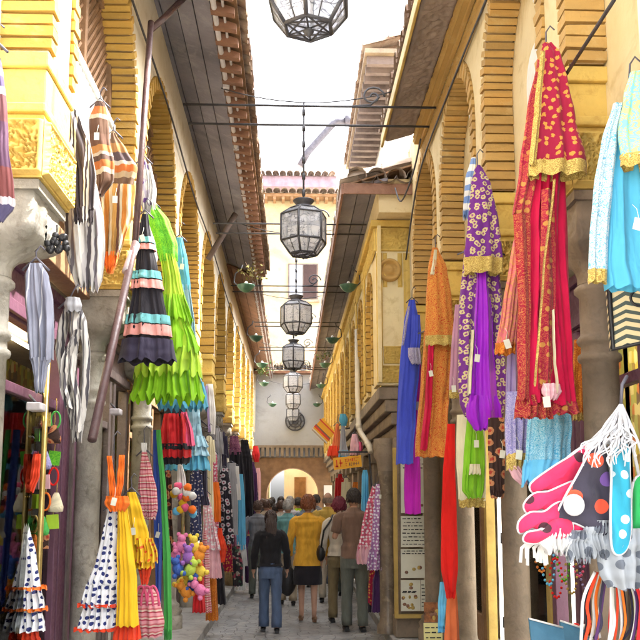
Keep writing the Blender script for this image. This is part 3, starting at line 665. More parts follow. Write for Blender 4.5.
f = MB(); f.bx(-3, -1.1, 31, 46, 0, 5.3); f.build('wall', MT['plaster_yellow'], LB); f = MB(); f.bx(-1.1, -1.06, 33, 34, 0.1, 2.2); f.bx(-1.1, -1.06, 36, 37, .1, 2.2); f.build('doors', MT['wood_brown'], LB); f=MB(); f.bx(-3.1,-.95,30.9,46.1,5.3,5.42); f.build('roof', MT['tile'], LB)

# ---- tall cream house behind the gate
HB = thing('tall_house', 'tall cream house with one shuttered window rising behind the gateway', 'house', (.4, 31, 0))
YH = 30.5
zt = at(300, 201, YH).z
f = MB(); f.bx(-2.6, 3.5, YH, YH+5, 5.45, zt); f.build('wall', MT['house_cream'], HB)
a = at(288, 300, YH); b = at(318, 264, YH)
f = MB(); f.bx(a.x, b.x, YH-.05, YH-.004, a.z, b.z); fr = f.build('window', MT['wood_dark'], HB)
f = MB(); f.bx(a.x+.05, (a.x+b.x)/2-.02, YH-.065, YH-.052, a.z+.08, b.z-.06); f.build('pane', surf('window_pane', (.45, .5, .6), .2, .1), fr)
f = MB(); f.bx((a.x+b.x)/2+.02, b.x-.05, YH-.085, YH-.052, a.z+.06, b.z-.06); f.build('shutter', surf('shutter_dark', (.045, .025, .025)), fr)
f = MB(); f.bx(a.x-.05, b.x+.05, YH-.12, YH-.004, a.z-.08, a.z-.005); f.build('sill', MT['tile'], fr)
f = MB(); f.bx(-2.6, 3.5, YH-.5, YH+5, zt+.005, zt+.10); ro = f.build('roof', MT['wood_brown'], HB)
for i in range(20): f = MB(); f.bx(-2.5+i*.3, -2.4+i*.3, YH-.48, YH-.01, zt-.1, zt+.003); f.build('rafter', MT['wood_brown'], ro)
f = MB(); barrel_tiles(f, YH-.6, YH+3, -2.6, 3.5, zt+.11, zt+1.0, axis='y', r=.12, step=.27, seed=41); f.build('roof_tiles', MT['tile_pale'], ro)
H2 = thing('back_house', 'pale tiled upper house with a lilac fascia behind the tall cream house', 'house', (0, 38, 0)); Y2 = 37
z2 = at(300, 189, Y2).z; z3 = at(300, 181, Y2).z; x2 = at(336, 185, Y2).x
f = MB(); f.bx(-3, x2-.2, Y2+.3, Y2+5, 8, z2); f.build('wall', MT['white_wall'], H2)
f = MB(); f.bx(-3, x2, Y2-.3, Y2+5, z2+.003, z3+.1); ro = f.build('roof', surf('lilac_fascia', (.32, .24, .30)), H2)
f = MB(); barrel_tiles(f, Y2-.45, Y2+4.2, -3, x2, z3+.12, z3+1.5, axis='y', r=.13, step=.3, seed=43); f.build('roof_tiles', MT['tile_pale'], ro)
# stovepipe on that roof
SP = thing('stovepipe', 'grey bent stovepipe with cowl above the far tiled roof', 'chimney pipe', tuple(at(300, 165, 39)))
f = MB(); f.tube([at(300, 166, 39), at(308, 152, 39), at(333, 124, 39), at(338, 121, 39), at(347, 121, 39)], .16, 10); f.build('pipe', MT['tin'], SP)
f = MB(); f.tube([at(345, 121, 39), at(353, 121, 39)], .26, 12); f.build('cowl', MT['tin'], SP)
# bracket under left eave
f = MB(); f.tube([(-1.14, 11.8, 4.8), (-.78, 11.8, 5.44)], .04, 6); f.build('eave_bracket', MT['wood_dark'], BL)
# ------------------------------------------------------------------ cloth helpers
def crow(rows, t):
    """rows sampled smoothly at t in 0..1 by y"""
    y0, y1 = rows[0][0], rows[-1][0]; y = y0+(y1-y0)*t
    for a, b in zip(rows[:-1], rows[1:]):
        if y <= b[0]+1e-6:
            k = (y-a[0])/max(1e-6, b[0]-a[0]); k2 = k*k*(3-2*k)*.5+k*.5
            return y, a[1]+(b[1]-a[1])*k2, a[2]+(b[2]-a[2])*k2
    return rows[-1]
def drape(mb, rows, D, depth=.35, folds=5, amp=.018, hem=.006, nz=30, na=44, seed=0, mi=0, D2=None, yr=None, out=0, flare=0):
    """a hanging tube of cloth whose outline follows the rows; folds run down it"""
    D2 = D if D2 is None else D2; na = max(na, int(folds*12))
    wmax = max((at(r[2], r[0], D)-at(r[1], r[0], D)).length for r in rows)/2
    zt, zb = at(0, rows[0][0], D).z, at(0, rows[-1][0], D2).z
    def fn(a, v):
        y, xl, xr = crow(rows, v); d = D+(D2-D)*v
        L, Rr = at(xl, y, d), at(xr, y, d); c = (L+Rr)/2; hw = (Rr-L).length/2
        th = 2*PI*a; cx, sy = math.cos(th), -math.sin(th)
        hd = min(depth*hw, .22)+.008+out+flare*v; hw += out+flare*v*.6
        gv = v if yr is None else (y-yr[0])/(yr[1]-yr[0]); grow = min(1, .25+gv*1.1)
        ph = seed*1.7+.5*noise.noise(Vector((c.z*1.6, seed, 3.1)))*3
        s = cx+.25*noise.noise(Vector((cx*1.5, c.z*2, seed)))
        so = 0 if sy < 0 else 31.7; fo = 1.5*noise.noise(Vector((s*folds*.62+seed*3.7+so, c.z*.8+seed, ph*.05)))+.9*noise.noise(Vector((s*folds*1.5+seed*5.1+so, c.z*1.4, 2.2)))+.25*math.sin(s*folds*2.4+ph)
        wr = noise.noise(Vector((c.x*3+cx*hw*9, v*6, seed+7)))*.012
        A = amp*grow*(abs(sy)**.4)
        jag = hem*(math.sin(s*folds*2.2+seed)+.25*math.sin(s*folds*4.1+1)+.6*noise.noise(Vector((s*4, seed, 1)))) * max(0, (v-.75)/.25)
        x = c.x+cx*hw*(1+.03*math.sin(c.z*14+seed)*gv)
        yv = c.y+sy*hd+fo*A*(1 if sy < 0 else -1)+wr
        return Vector((x, yv, c.z+jag)), (x+(0 if sy < 0 else 3.3), c.z)
    mb.grid(fn, na, nz); return mb
def sheet(mb, poly, D, bulge=.04, thick=.008, mi=0, seed=0, Ds=None):
    """a padded flat cloth piece with the given outline"""
    P = [at(x, y, (Ds[i] if Ds else D)) for i, (x, y) in enumerate(poly)]; n = len(P); c = sum(P, Vector())/n
    rings = [(1, 0), (.92, .25), (.83, .45), (.73, .6), (.62, .74), (.5, .85), (.37, .93), (.22, .98), (.1, 1)]
    for sg in (-1, 1):
        vs = []; uvs = []
        for (k, h) in rings:
            for p in P:
                q = c+(p-c)*k+Vector((0, sg*thick+sg*h*bulge*(.8 if sg < 0 else .2)+(.05 if bulge < .03 else .022)*noise.noise((c+(p-c)*k)*13+Vector((seed, 0, 0)))*h, 0)); vs.append(q); uvs.append((q.x, q.z))
        vs.append(c+Vector((0, sg*thick+sg*bulge*(.8 if sg < 0 else .2), 0))); uvs.append((c.x, c.z))
        fs = []
        for j in range(len(rings)-1):
            for i in range(n): fs.append((j*n+i, j*n+(i+1) % n, (j+1)*n+(i+1) % n, (j+1)*n+i))
        b = (len(rings)-1)*n
        for i in range(n): fs.append((b+i, b+(i+1) % n, len(vs)-1))
        mb.add(vs, fs if sg < 0 else [tuple(reversed(f)) for f in fs], uvs, True, mi)
    for i in range(n):
        a, b_ = P[i], P[(i+1) % n]; o = Vector((0, thick, 0)); mb.add([a-o, b_-o, b_+o, a+o], [(0, 1, 2, 3)], mi=mi)
    return P
def smoothpoly(pts, k=3, closed=True):
    out = []; n = len(pts)
    for i in range(n if closed else n-1):
        p0, p1, p2, p3 = pts[(i-1) % n], pts[i], pts[(i+1) % n], pts[(i+2) % n]
        if not closed: p0 = pts[max(0, i-1)]; p3 = pts[min(n-1, i+2)]
        for q in range(k):
            t = q/k; out.append(tuple(.5*((2*p1[j])+(-p0[j]+p2[j])*t+(2*p0[j]-5*p1[j]+4*p2[j]-p3[j])*t*t+(-p0[j]+3*p1[j]-3*p2[j]+p3[j])*t**3) for j in range(len(p1))))
    if not closed: out.append(pts[-1])
    return out
SEED = [0]
def garment(name, label, cat, D, parts, hook=None, group=None, rail=None):
    SEED[0] += 1; yr = (min(p[2][0][0] for p in parts), max(p[2][-1][0] for p in parts)); r0 = parts[0][2][0]; base = at((parts[0][2][-1][1]+parts[0][2][-1][2])/2, parts[0][2][-1][0], D)
    T = thing(name, label, cat, tuple(base), group)
    for i, p in enumerate(parts):
        pn, mat, rows = p[0], p[1], p[2]; o = dict(p[3]) if len(p) > 3 else {}
        dd = D+o.pop('dy', 0); lab = o.pop('label', None); par = o.pop('of', None)
        mb = MB(); drape(mb, rows, dd, seed=SEED[0]*1.37+o.pop('sd', 0), yr=yr, **o)
        pr = T
        if par: pr = [ch for ch in T.children if ch.name.split('.')[0] == par][0]
        mb.build(pn, MT[mat], pr, label=lab)
    if hook:
        x, y = hook; p = at(x, y, D); q = at((r0[1]+r0[2])/2, r0[0], D); hw = (at(r0[2], r0[0], D)-at(r0[1], r0[0], D)).length
        f = MB(); f.tube([q+Vector((-max(.06, hw*.7), 0, -.03)), q+Vector((0, 0, .03)), q+Vector((max(.06, hw*.7), 0, -.03))], .006, 6)
        f.tube([q+Vector((0, 0, .03)), p, p+Vector((.02, 0, .03)), p+Vector((.04, 0, .01))], .004, 5)
        f.build('hanger', MT['tin'], T)
    return T

C = cloth
BLK = (.018, .016, .02); WHT = (.78, .77, .75); CRM = (.70, .62, .46); RED = (.62, .025, .03); CRI = (.66, .012, .07); ORG_ = (.80, .22, .02); YEL = (.80, .48, .02)
MT['shawl'] = C('shawl', 0, stripes([(0, (.10, .05, .09)), (.30, (.13, .05, .06)), (.48, (.5, .48, .5)), (.53, (.09, .07, .16)), (.60, (.55, .53, .52)), (.65, (.07, .06, .12)), (.75, (.45, .42, .45)), (.8, (.16, .05, .05))], .62, off=.35))
MT['dark_stripe'] = C('dark_stripe', 0, stripes([(0, (.04, .03, .035)), (.45, (.07, .05, .05)), (.62, WHT), (.74, (.05, .04, .05)), (.86, (.6, .56, .5))], .075, 0, .02))
MT['white_stripe'] = C('white_stripe', 0, stripes([(0, (.55, .53, .5)), (.4, (.42, .40, .40)), (.55, (.08, .07, .08)), (.72, (.5, .48, .46)), (.85, (.2, .18, .2))], .13, 0, .03))
MT['poncho'] = C('poncho', 0, stripes([(0, (.10, .05, .03)), (.3, (.42, .36, .26)), (.38, (.36, .11, .03)), (.52, (.08, .045, .035)), (.62, (.44, .38, .31)), (.68, (.38, .18, .06)), (.8, (.12, .06, .04))], .34, 1, .03))
MT['poncho_b'] = C('poncho_b', 0, stripes([(0, (.14, .08, .05)), (.22, (.36, .27, .17)), (.34, (.42, .12, .03)), (.5, (.44, .40, .33)), (.58, (.08, .055, .06)), (.8, (.32, .16, .06))], .30, 1, .04))
MT['ochre_strips'] = C('ochre_strips', 0, stripes([(0, (.40, .22, .06)), (.25, (.12, .05, .03)), (.4, (.5, .44, .32)), (.55, (.42, .16, .03)), (.8, (.46, .34, .2))], .11, 0, .02))
MT['hammock_grey'] = C('hammock_grey', 0, stripes([(0, (.22, .23, .29)), (.4, (.15, .16, .21)), (.55, (.42, .42, .44)), (.62, (.18, .19, .25))], .06, 0, .01))
MT['throw_bw'] = C('throw_bw', 0, stripes([(0, (.46, .44, .41)), (.36, (.06, .055, .065)), (.62, (.48, .46, .42)), (.8, (.15, .14, .14))], .045, 0, .02))
MT['black_cloth'] = C('black_cloth', (.022, .02, .026)); MT['navy_cloth'] = C('navy_cloth', (.035, .03, .055))
MT['teal_band'] = C('teal_band', (.16, .45, .47)); MT['pink_band'] = C('pink_band', (.70, .33, .30))
MT['lime'] = C('lime', (.28, .60, .02), rough=.7, trans=.2); MT['lime_lace'] = C('lime_lace', 0, brocade((.16, .50, .03), (.08, .36, .03), 16, .3)); MT['lime_pale'] = C('lime_pale', (.48, .72, .06), trans=.2)
MT['blue_teal'] = C('blue_teal', (.10, .38, .55)); MT['light_blue'] = C('light_blue', (.38, .62, .74), trans=.15)
MT['red_cloth'] = C('red_cloth', RED); MT['pink_cloth'] = C('pink_cloth', (.80, .12, .25)); MT['pale_pink'] = C('pale_pink', (.78, .45, .50))
MT['white_cloth'] = C('white_cloth', WHT, trans=.15); MT['white_purple'] = C('white_purple', 0, patches([WHT, WHT, (.2, .1, .35), (.6, .55, .65)], 26))
MT['polka_white'] = C('polka_white', 0, dots((.78, .78, .80), (.03, .04, .16), 25, .27, .45)); MT['orange_cloth'] = C('orange_cloth', (.82, .17, .02)); MT['yellow_cloth'] = C('yellow_cloth', YEL)
MT['yellow_dots'] = C('yellow_dots', 0, dots(YEL, (.75, .1, .02), 24, .2)); MT['orange_red'] = C('orange_red', (.75, .06, .02))
MT['pink_stripe'] = C('pink_stripe', 0, stripes([(0, (.75, .35, .38)), (.4, (.45, .06, .10)), (.6, (.75, .6, .5)), (.8, (.6, .15, .18))], .05, 1, .02))
MT['blue_scarf'] = C('blue_scarf', (.05, .10, .42)); MT['green_scarf'] = C('green_scarf', (.08, .42, .09)); MT['sky_scarf'] = C('sky_scarf', (.14, .50, .78))
MT['pink_dots'] = C('pink_dots', 0, dots((.75, .42, .48), (.8, .8, .8), 26, .3, .6)); MT['violet_dots'] = C('violet_dots', 0, dots((.42, .20, .42), (.82, .78, .85), 26, .3, .6)); MT['rose_dots'] = C('rose_dots', 0, dots((.62, .12, .20), (.85, .75, .78), 26, .33, .6))
MT['bw_print'] = C('bw_print', 0, flowers((.03, .025, .035), (.6, .55, .58), (.3, .05, .1), 12, .36)); MT['dark_floral'] = C('dark_floral', 0, patches([(.03, .025, .03), (.03, .025, .035), (.28, .05, .08), (.03, .03, .03), (.30, .26, .22), (.05, .09, .06)], 34)); MT['navy_dots'] = C('navy_dots', 0, dots((.04, .045, .11), (.55, .5, .5), 30, .2, .8)); MT['plum_print'] = C('plum_print', 0, brocade((.12, .03, .10), (.40, .16, .22), 20, .3)); MT['grey_cloth'] = C('grey_cloth', (.36, .36, .38)); MT['purple_dark'] = C('purple_dark', (.08, .03, .11))
MT['lt_tunic'] = C('lt_tunic', 0, brocade((.22, .60, .68), (.45, .60, .25), 16, .35)); MT['lt_sequin'] = C('lt_sequin', 0, brocade((.14, .42, .62), (.62, .70, .72), 30, .42)); MT['gold_trim'] = C('gold_trim', 0, brocade((.68, .52, .15), (.35, .22, .05), 40, .35), rough=.5); MT['plain_blue'] = C('plain_blue', (.11, .50, .74), trans=.2)
MT['burgundy_dots'] = C('burgundy_dots', 0, flowers((.34, .015, .05), (.62, .30, .06), (.62, .30, .06), 26, .25)); MT['crimson'] = C('crimson', CRI, trans=.12, var=.18); MT['burgundy_lace'] = C('burgundy_lace', 0, brocade((.33, .012, .045), (.46, .10, .05), 26, .18, (.50, .24, .06)))
MT['embroidery'] = C('embroidery', 0, brocade((.30, .010, .03), (.46, .15, .05), 30, .13)); MT['pink_orange'] = C('pink_orange', 0, brocade((.82, .22, .24), (.82, .36, .16), 12, .3), trans=.2); MT['lilac'] = C('lilac', (.44, .34, .62), trans=.2)
MT['blue_sequin'] = C('blue_sequin', 0, brocade((.07, .36, .56), (.35, .60, .72), 44, .3), rough=.5); MT['violet_sequin'] = C('violet_sequin', 0, brocade((.22, .20, .48), (.45, .42, .62), 44, .3), rough=.5)
MT['purple_flower'] = C('purple_flower', 0, flowers((.16, .03, .24), (.58, .50, .24), (.26, .06, .24), 25, .36)); MT['satin_purple'] = C('satin_purple', (.34, .015, .58), rough=.35, sheen=.6); MT['cream_cloth'] = C('cream_cloth', (.72, .66, .46)); MT['blue_white'] = C('blue_white', 0, stripes([(0, (.2, .32, .62)), (.5, WHT)], .09, 1, .06))
MT['orange_brocade'] = C('orange_brocade', 0, brocade((.52, .05, .02), (.66, .30, .06), 26, .5)); MT['mauve'] = C('mauve', (.58, .30, .42), trans=.2); MT['royal_blue'] = C('royal_blue', (.06, .09, .58), sheen=.5); MT['magenta'] = C('magenta', (.50, .02, .46), sheen=.5); MT['silver_trim'] = C('silver_trim', 0, brocade((.6, .6, .68), (.25, .2, .4), 50, .4), rough=.4)
MT['scarlet'] = C('scarlet', (.78, .02, .015), trans=.15); MT['orange_soft'] = C('orange_soft', (.85, .22, .08), trans=.15); MT['lime_skirt'] = C('lime_skirt', (.27, .62, .03), trans=.15); MT['brown_flower'] = C('brown_flower', 0, flowers((.05, .025, .02), (.50, .22, .10), (.4, .05, .03), 15, .35))
MT['amber'] = C('amber', 0, brocade((.70, .26, .03), (.5, .12, .02), 18, .4)); MT['apron_pink'] = C('apron_pink', 0, dots((.66, .03, .10), (.06, .02, .03), 9, .16, .9)); MT['apron_black'] = C('apron_black', 0, dots((.045, .04, .06), (.75, .10, .05), 11, .27, .75, (.16, .08, .30))); MT['apron_teal'] = C('apron_teal', 0, dots((.03, .30, .44), (.5, .62, .68), 15, .22, .7)); MT['apron_green'] = C('apron_green', (.03, .36, .10)); MT['lace_grey'] = C('lace_grey', 0, dots((.40, .43, .47), (.16, .18, .22), 17, .27, .8), trans=.25)

# ------------------------------------------------------------------ left goods
garment('striped_shawl', 'purple shawl with zigzag grey bands hanging at the far left edge', 'shawl', 3.4, [('cloth', 'shawl', [(45, -12, -2), (75, -14, 4), (110, -16, 7), (150, -18, 9), (185, -18, 14), (205, -18, 15), (221, -18, 3)], dict(folds=4))], hook=(-6, 30))
garment('striped_scarf', 'dark scarf with thin white stripes below the lattice window', 'scarf', 4.55, [('cloth', 'dark_stripe', [(80, 61, 66), (100, 61, 72), (125, 61, 82), (150, 63, 92), (178, 68, 97), (210, 72, 94)], dict(folds=5, amp=.03)), ('fringe', 'dark_stripe', [(208, 72, 94), (222, 73, 93)], dict(folds=14, amp=.01, hem=.014, nz=6))], hook=(64, 68))
garment('white_blanket', 'white cotton blanket with grey stripes bunched under the dark scarf', 'blanket', 4.8, [('cloth', 'white_stripe', [(166, 66, 90), (190, 67, 98), (220, 64, 104), (250, 66, 105), (275, 70, 103), (288, 76, 98)], dict(folds=6, amp=.035, hem=.03))], hook=(80, 150))
garment('striped_poncho', 'brown poncho with cream and orange bands, nearest its white blanket', 'poncho', 5.1, [('cloth', 'poncho', [(103, 95, 105), (118, 89, 108), (140, 90, 110), (165, 94, 115), (180, 97, 114), (196, 99, 102)], dict(folds=3, amp=.03)), ('neck', 'poncho', [(101, 96, 103), (106, 95, 105)], dict(nz=4))], hook=(100, 92))
garment('striped_poncho', 'brown and rust poncho hanging just left of the slanting pole', 'poncho', 5.6, [('cloth', 'poncho_b', [(134, 111, 116), (150, 108, 127), (168, 109, 138), (182, 112, 134), (205, 115, 124), (224, 117, 121)], dict(folds=3, amp=.03)), ('neck', 'poncho_b', [(132, 111, 115), (137, 110, 117)], dict(nz=4))], hook=(114, 122))
garment('striped_scarf', 'bundle of ochre and rust strips with an orange fringe', 'scarf', 5.4, [('cloth', 'ochre_strips', [(186, 98, 136), (215, 101, 133), (240, 103, 124), (256, 104, 119)], dict(folds=9, amp=.03)), ('fringe', 'orange_cloth', [(252, 103, 119), (264, 104, 117), (271, 107, 113)], dict(folds=12, amp=.015, hem=.016, nz=8))])
garment('grey_hammock', 'grey blue hammock cloth knotted at the bottom beside the first column', 'hammock', 3.95, [('cloth', 'hammock_grey', [(264, 30, 42), (276, 25, 49), (300, 25, 53), (335, 27, 55), (360, 29, 53)], dict(folds=6, amp=.03)), ('tied_end', 'hammock_grey', [(358, 30, 52), (370, 33, 47), (380, 34, 46), (392, 35, 44)], dict(folds=8, amp=.012, nz=10))], hook=(36, 252))
garment('striped_throw', 'tangle of black and white striped straps looped beside the slanting pole', 'throw', 4.7, [
    ('strap', 'throw_bw', [(303, 66, 74), (325, 58, 68), (350, 55, 64), (375, 59, 68), (400, 66, 74), (428, 70, 77)], dict(folds=3, amp=.02, depth=.8)), ('strap', 'throw_bw', [(302, 69, 78), (330, 70, 79), (370, 68, 76), (410, 74, 82), (432, 76, 82)], dict(folds=3, amp=.02, dy=-.05, depth=.8, sd=3)),
    ('strap', 'throw_bw', [(304, 73, 80), (322, 79, 87), (350, 82, 90), (385, 82, 90), (415, 79, 86), (438, 75, 81)], dict(folds=3, amp=.02, depth=.8, sd=5)), ('strap', 'throw_bw', [(330, 74, 82), (360, 62, 70), (385, 60, 67), (408, 66, 73)], dict(folds=3, amp=.02, dy=-.1, depth=.8, sd=8)), ('loop', 'grey_cloth', [(298, 66, 80), (305, 64, 82), (312, 66, 80)], dict(folds=4, nz=8, dy=-.08, depth=.6)), ('fringe', 'throw_bw', [(424, 70, 84), (440, 72, 82)], dict(folds=12, amp=.012, hem=.014, nz=6))], hook=(74, 290))
# string of dark beads
T = thing('bead_string', 'string of dark beads hanging beside the carved capital', 'beads', tuple(at(56, 256, 4.25))); f = MB(); rr = random.Random(5)
for i in range(16): p = at(48+i*1.25, 243+6*math.sin(i*.9)+rr.uniform(-3, 3), 4.25); f.ell(p, (.018, .018, .018), 8)
f.build('bead', MT['leather'], T); f = MB(); f.tube([at(47+i*2.5, 243+5*math.sin(i*1.8), 4.25) for i in range(9)], .004, 5); f.tube([at(57, 243, 4.25), at(57, 225, 4.25)], .004, 5); f.build('cord', MT['leather'], T)
garment('ruffled_skirt', 'black tiered skirt with pink and teal bands beside the slanting pole', 'skirt', 6.0, [
    ('skirt', 'black_cloth', [(214, 142, 148), (228, 139, 150), (245, 137, 153), (270, 135, 158), (295, 132, 163), (325, 128, 168), (348, 124, 171), (361, 122, 172)], dict(folds=7, amp=.03, depth=.5)),
    ('band', 'teal_band', [(238, 137.5, 152), (244, 136.5, 153.5)], dict(nz=4, depth=.5, amp=.03, folds=7, hem=0, out=.012)), ('band', 'pink_band', [(245, 136.5, 153.5), (251, 136, 154.5)], dict(nz=4, depth=.5, amp=.03, folds=7, hem=0, out=.012)),
    ('band', 'teal_band', [(272, 134, 159), (280, 133, 160.5)], dict(nz=4, depth=.5, amp=.03, folds=7, hem=0, out=.012)), ('band', 'pink_band', [(281, 133, 160.5), (290, 132, 162.5)], dict(nz=4, depth=.5, amp=.03, folds=7, hem=0, out=.012)),
    ('band', 'teal_band', [(316, 128.5, 167.5), (325, 127, 168.5)], dict(nz=4, depth=.5, amp=.03, folds=7, hem=0, out=.012)), ('band', 'pink_band', [(326, 127, 168.8), (337, 125, 170.5)], dict(nz=4, depth=.5, amp=.03, folds=7, hem=0, out=.012)),
    ('ruffle', 'navy_cloth', [(340, 124, 171), (352, 122.5, 172.5), (362, 121, 173.5)], dict(nz=8, depth=.5, amp=.03, folds=7, hem=.015, out=.014, flare=.02))], hook=(145, 203))
garment('frilly_blouse', 'white and purple frilled blouse above the black tiered skirt', 'blouse', 6.1, [('cloth', 'white_purple', [(160, 142, 146), (172, 141, 151), (188, 140, 154), (203, 141, 152), (212, 143, 150)], dict(folds=8, amp=.03)), ('ruffle', 'white_cloth', [(164, 148, 151), (190, 150, 155), (206, 148, 153)], dict(flare=.03, folds=9, amp=.02, hem=.02))], hook=(144, 150))
garment('flamenco_dress', 'lime green flamenco dress with tiered frills behind the black skirt', 'dress', 6.4, [
    ('bodice', 'lime_lace', [(204, 147, 157), (222, 149, 170), (246, 156, 178), (262, 160, 178)], dict(folds=5, amp=.025)),
    ('skirt', 'lime_pale', [(255, 160, 176), (280, 163, 181), (310, 161, 188), (345, 153, 195), (362, 147, 198)], dict(folds=8, amp=.035, depth=.5)),
    ('ruffle', 'lime', [(296, 160, 185), (312, 157, 189), (322, 156, 191)], dict(flare=.03, nz=9, depth=.55, amp=.05, folds=12, hem=.025)),
    ('ruffle', 'lime', [(322, 154, 190), (340, 149, 195), (352, 146, 197)], dict(flare=.03, nz=9, depth=.56, amp=.05, folds=12, hem=.025)),
    ('ruffle', 'lime_pale', [(348, 142, 196), (366, 137, 199), (377, 135, 201)], dict(flare=.03, nz=9, depth=.57, amp=.055, folds=13, hem=.025)),
    ('ruffle', 'lime', [(372, 136, 199), (388, 133, 202), (400, 131, 203)], dict(flare=.03, nz=9, depth=.58, amp=.055, folds=13, hem=.03))], hook=(150, 190))
garment('ruffled_dress', 'blue dress half hidden behind the lime green flamenco dress', 'dress', 7.0, [('bodice', 'blue_teal', [(238, 176, 183), (262, 176, 188), (290, 178, 191)], dict(folds=5)), ('skirt', 'light_blue', [(285, 179, 190), (325, 182, 195), (360, 180, 199), (385, 170, 202)], dict(folds=7, amp=.03)), ('ruffle', 'blue_teal', [(382, 163, 203), (396, 160, 206), (408, 158, 207)], dict(flare=.03, folds=12, amp=.05, hem=.02, depth=.5, nz=9))], hook=(180, 226))
garment('ruffled_dress', 'red dress with black waist and black band, below the lime dress', 'dress', 7.4, [('bodice', 'black_cloth', [(402, 168, 181), (412, 165, 184), (418, 164, 185)], dict(nz=8)), ('skirt', 'red_cloth', [(414, 164, 185), (430, 161, 189), (448, 160, 191), (458, 160, 191)], dict(folds=8, amp=.04, depth=.5)), ('band', 'black_cloth', [(444, 159.5, 191), (450, 159, 191.5)], dict(nz=4, amp=.04, folds=8, depth=.55, hem=.004)), ('ruffle', 'pink_cloth', [(412, 180, 187), (432, 183, 192), (446, 184, 193)], dict(flare=.03, folds=8, amp=.03)), ('hem', 'black_cloth', [(457, 160, 190), (464, 161, 189)], dict(nz=4, amp=.04, folds=8, depth=.5))], hook=(174, 392))
garment('ruffled_dress', 'pale blue three tier dress just right of the red dress', 'dress', 7.9, [('bodice', 'light_blue', [(401, 187, 198), (414, 187, 200), (428, 188, 201)], dict(folds=6)), ('skirt', 'light_blue', [(424, 187, 201), (440, 184, 203), (450, 180, 205)], dict(folds=8, amp=.03)), ('ruffle', 'light_blue', [(436, 182, 204), (447, 178, 207)], dict(flare=.03, folds=11, amp=.05, nz=8, depth=.5)), ('ruffle', 'light_blue', [(446, 176, 206), (456, 170, 208)], dict(flare=.03, folds=11, amp=.05, nz=8, depth=.5)), ('ruffle', 'blue_teal', [(456, 169, 207), (463, 167, 208), (470, 167, 208)], dict(flare=.03, folds=12, amp=.05, nz=8, depth=.5))], hook=(192, 388))
garment('polka_dress', 'polka dot flamenco dress with orange ties inside the shop window', 'dress', 5.65, [
    ('skirt', 'polka_white', [(496, 15, 23), (520, 12, 28), (555, 8, 36), (588, 5, 41)], dict(folds=6, amp=.03, depth=.45)), ('ruffle', 'polka_white', [(586, 5, 41), (598, 4, 42), (608, 4, 42)], dict(flare=.03, folds=11, amp=.05, depth=.5, nz=8)), ('ruffle', 'polka_white', [(607, 4, 41), (620, 3, 42), (630, 3, 42)], dict(flare=.03, folds=11, amp=.05, depth=.5, nz=8)),
    ('piping', 'orange_cloth', [(607, 3, 42), (610, 3, 42)], dict(nz=2, folds=11, amp=.05, depth=.5, out=.035)), ('piping', 'orange_cloth', [(586, 4, 41.5), (589, 4, 42)], dict(nz=2, folds=11, amp=.05, depth=.5, out=.035)), ('bow', 'yellow_cloth', [(490, 12, 27), (497, 10, 30), (503, 13, 26)], dict(nz=8, folds=7)), ('tie', 'orange_red', [(452, 17, 25), (475, 16, 24), (494, 15, 23)]), ('tie', 'orange_red', [(454, 33, 41), (475, 30, 40), (492, 24, 34)]), ('hem', 'orange_red', [(629, 6, 38), (646, 3, 42)], dict(folds=10, amp=.04))], hook=(28, 440))
garment('polka_dress', 'polka dot dress with yellow panel and orange straps on the pale column', 'dress', 5.45, [
    ('skirt', 'polka_white', [(506, 109, 118), (530, 103, 121), (560, 96, 119), (585, 87, 117)], dict(folds=6, amp=.025)), ('ruffle', 'polka_white', [(584, 86, 117), (596, 84, 118), (605, 83.5, 118)], dict(flare=.03, folds=9, amp=.04, nz=8)), ('ruffle', 'polka_white', [(604, 84, 117), (618, 82, 118), (628, 81, 117)], dict(flare=.03, folds=9, amp=.04, nz=8)),
    ('piping', 'orange_red', [(603, 83, 118), (606, 83, 118)], dict(nz=2, folds=9, amp=.04, out=.035)), ('piping', 'orange_red', [(627, 80.5, 117.5), (630, 80.5, 117.5)], dict(nz=2, folds=9, amp=.04, out=.035)),
    ('panel', 'yellow_cloth', [(508, 118, 128), (540, 117, 132), (580, 117, 137), (626, 116, 139)], dict(folds=5, dy=-.06)), ('hem', 'orange_red', [(618, 116, 139), (640, 113, 141)], dict(folds=8, amp=.03, nz=8)), ('strap', 'orange_cloth', [(456, 107, 112), (480, 108, 115), (506, 110, 117)]), ('strap', 'orange_cloth', [(455, 119, 125), (480, 117, 124), (506, 113, 119)]), ('bow', 'orange_cloth', [(496, 106, 128), (504, 104, 130), (511, 109, 125)], dict(folds=7, nz=8, dy=-.08))], hook=(114, 436))
garment('ruffled_dress', 'yellow dress with frilled waist hanging beside the polka dot dress', 'dress', 5.9, [('bodice', 'yellow_cloth', [(492, 127, 136), (510, 128, 142), (535, 130, 149), (545, 130, 150)], dict(folds=4)), ('ruffle', 'yellow_dots', [(538, 131, 153), (552, 132, 156), (562, 133, 155)], dict(flare=.03, folds=10, amp=.05, nz=8)), ('ruffle', 'yellow_dots', [(556, 135, 154), (568, 137, 152)], dict(flare=.03, folds=9, amp=.04, nz=8)), ('tail', 'orange_red', [(566, 138, 152), (584, 141, 148)])], hook=(131, 478))
garment('striped_bag', 'pink striped cloth bag with looped handles at the lower left', 'bag', 6.2, [('body', 'pink_stripe', [(586, 140, 152), (600, 137, 160), (622, 136, 165), (637, 140, 162)], dict(folds=5, depth=.5))]); T = bpy.data.objects['striped_bag']
f = MB()
for k in range(3): f.tube([at(141+k*6+6*math.cos(PI*i/10), 606-20*math.sin(PI*i/10), 6.05) for i in range(11)], .008, 6)
f.build('handle', MT['pink_cloth'], T)
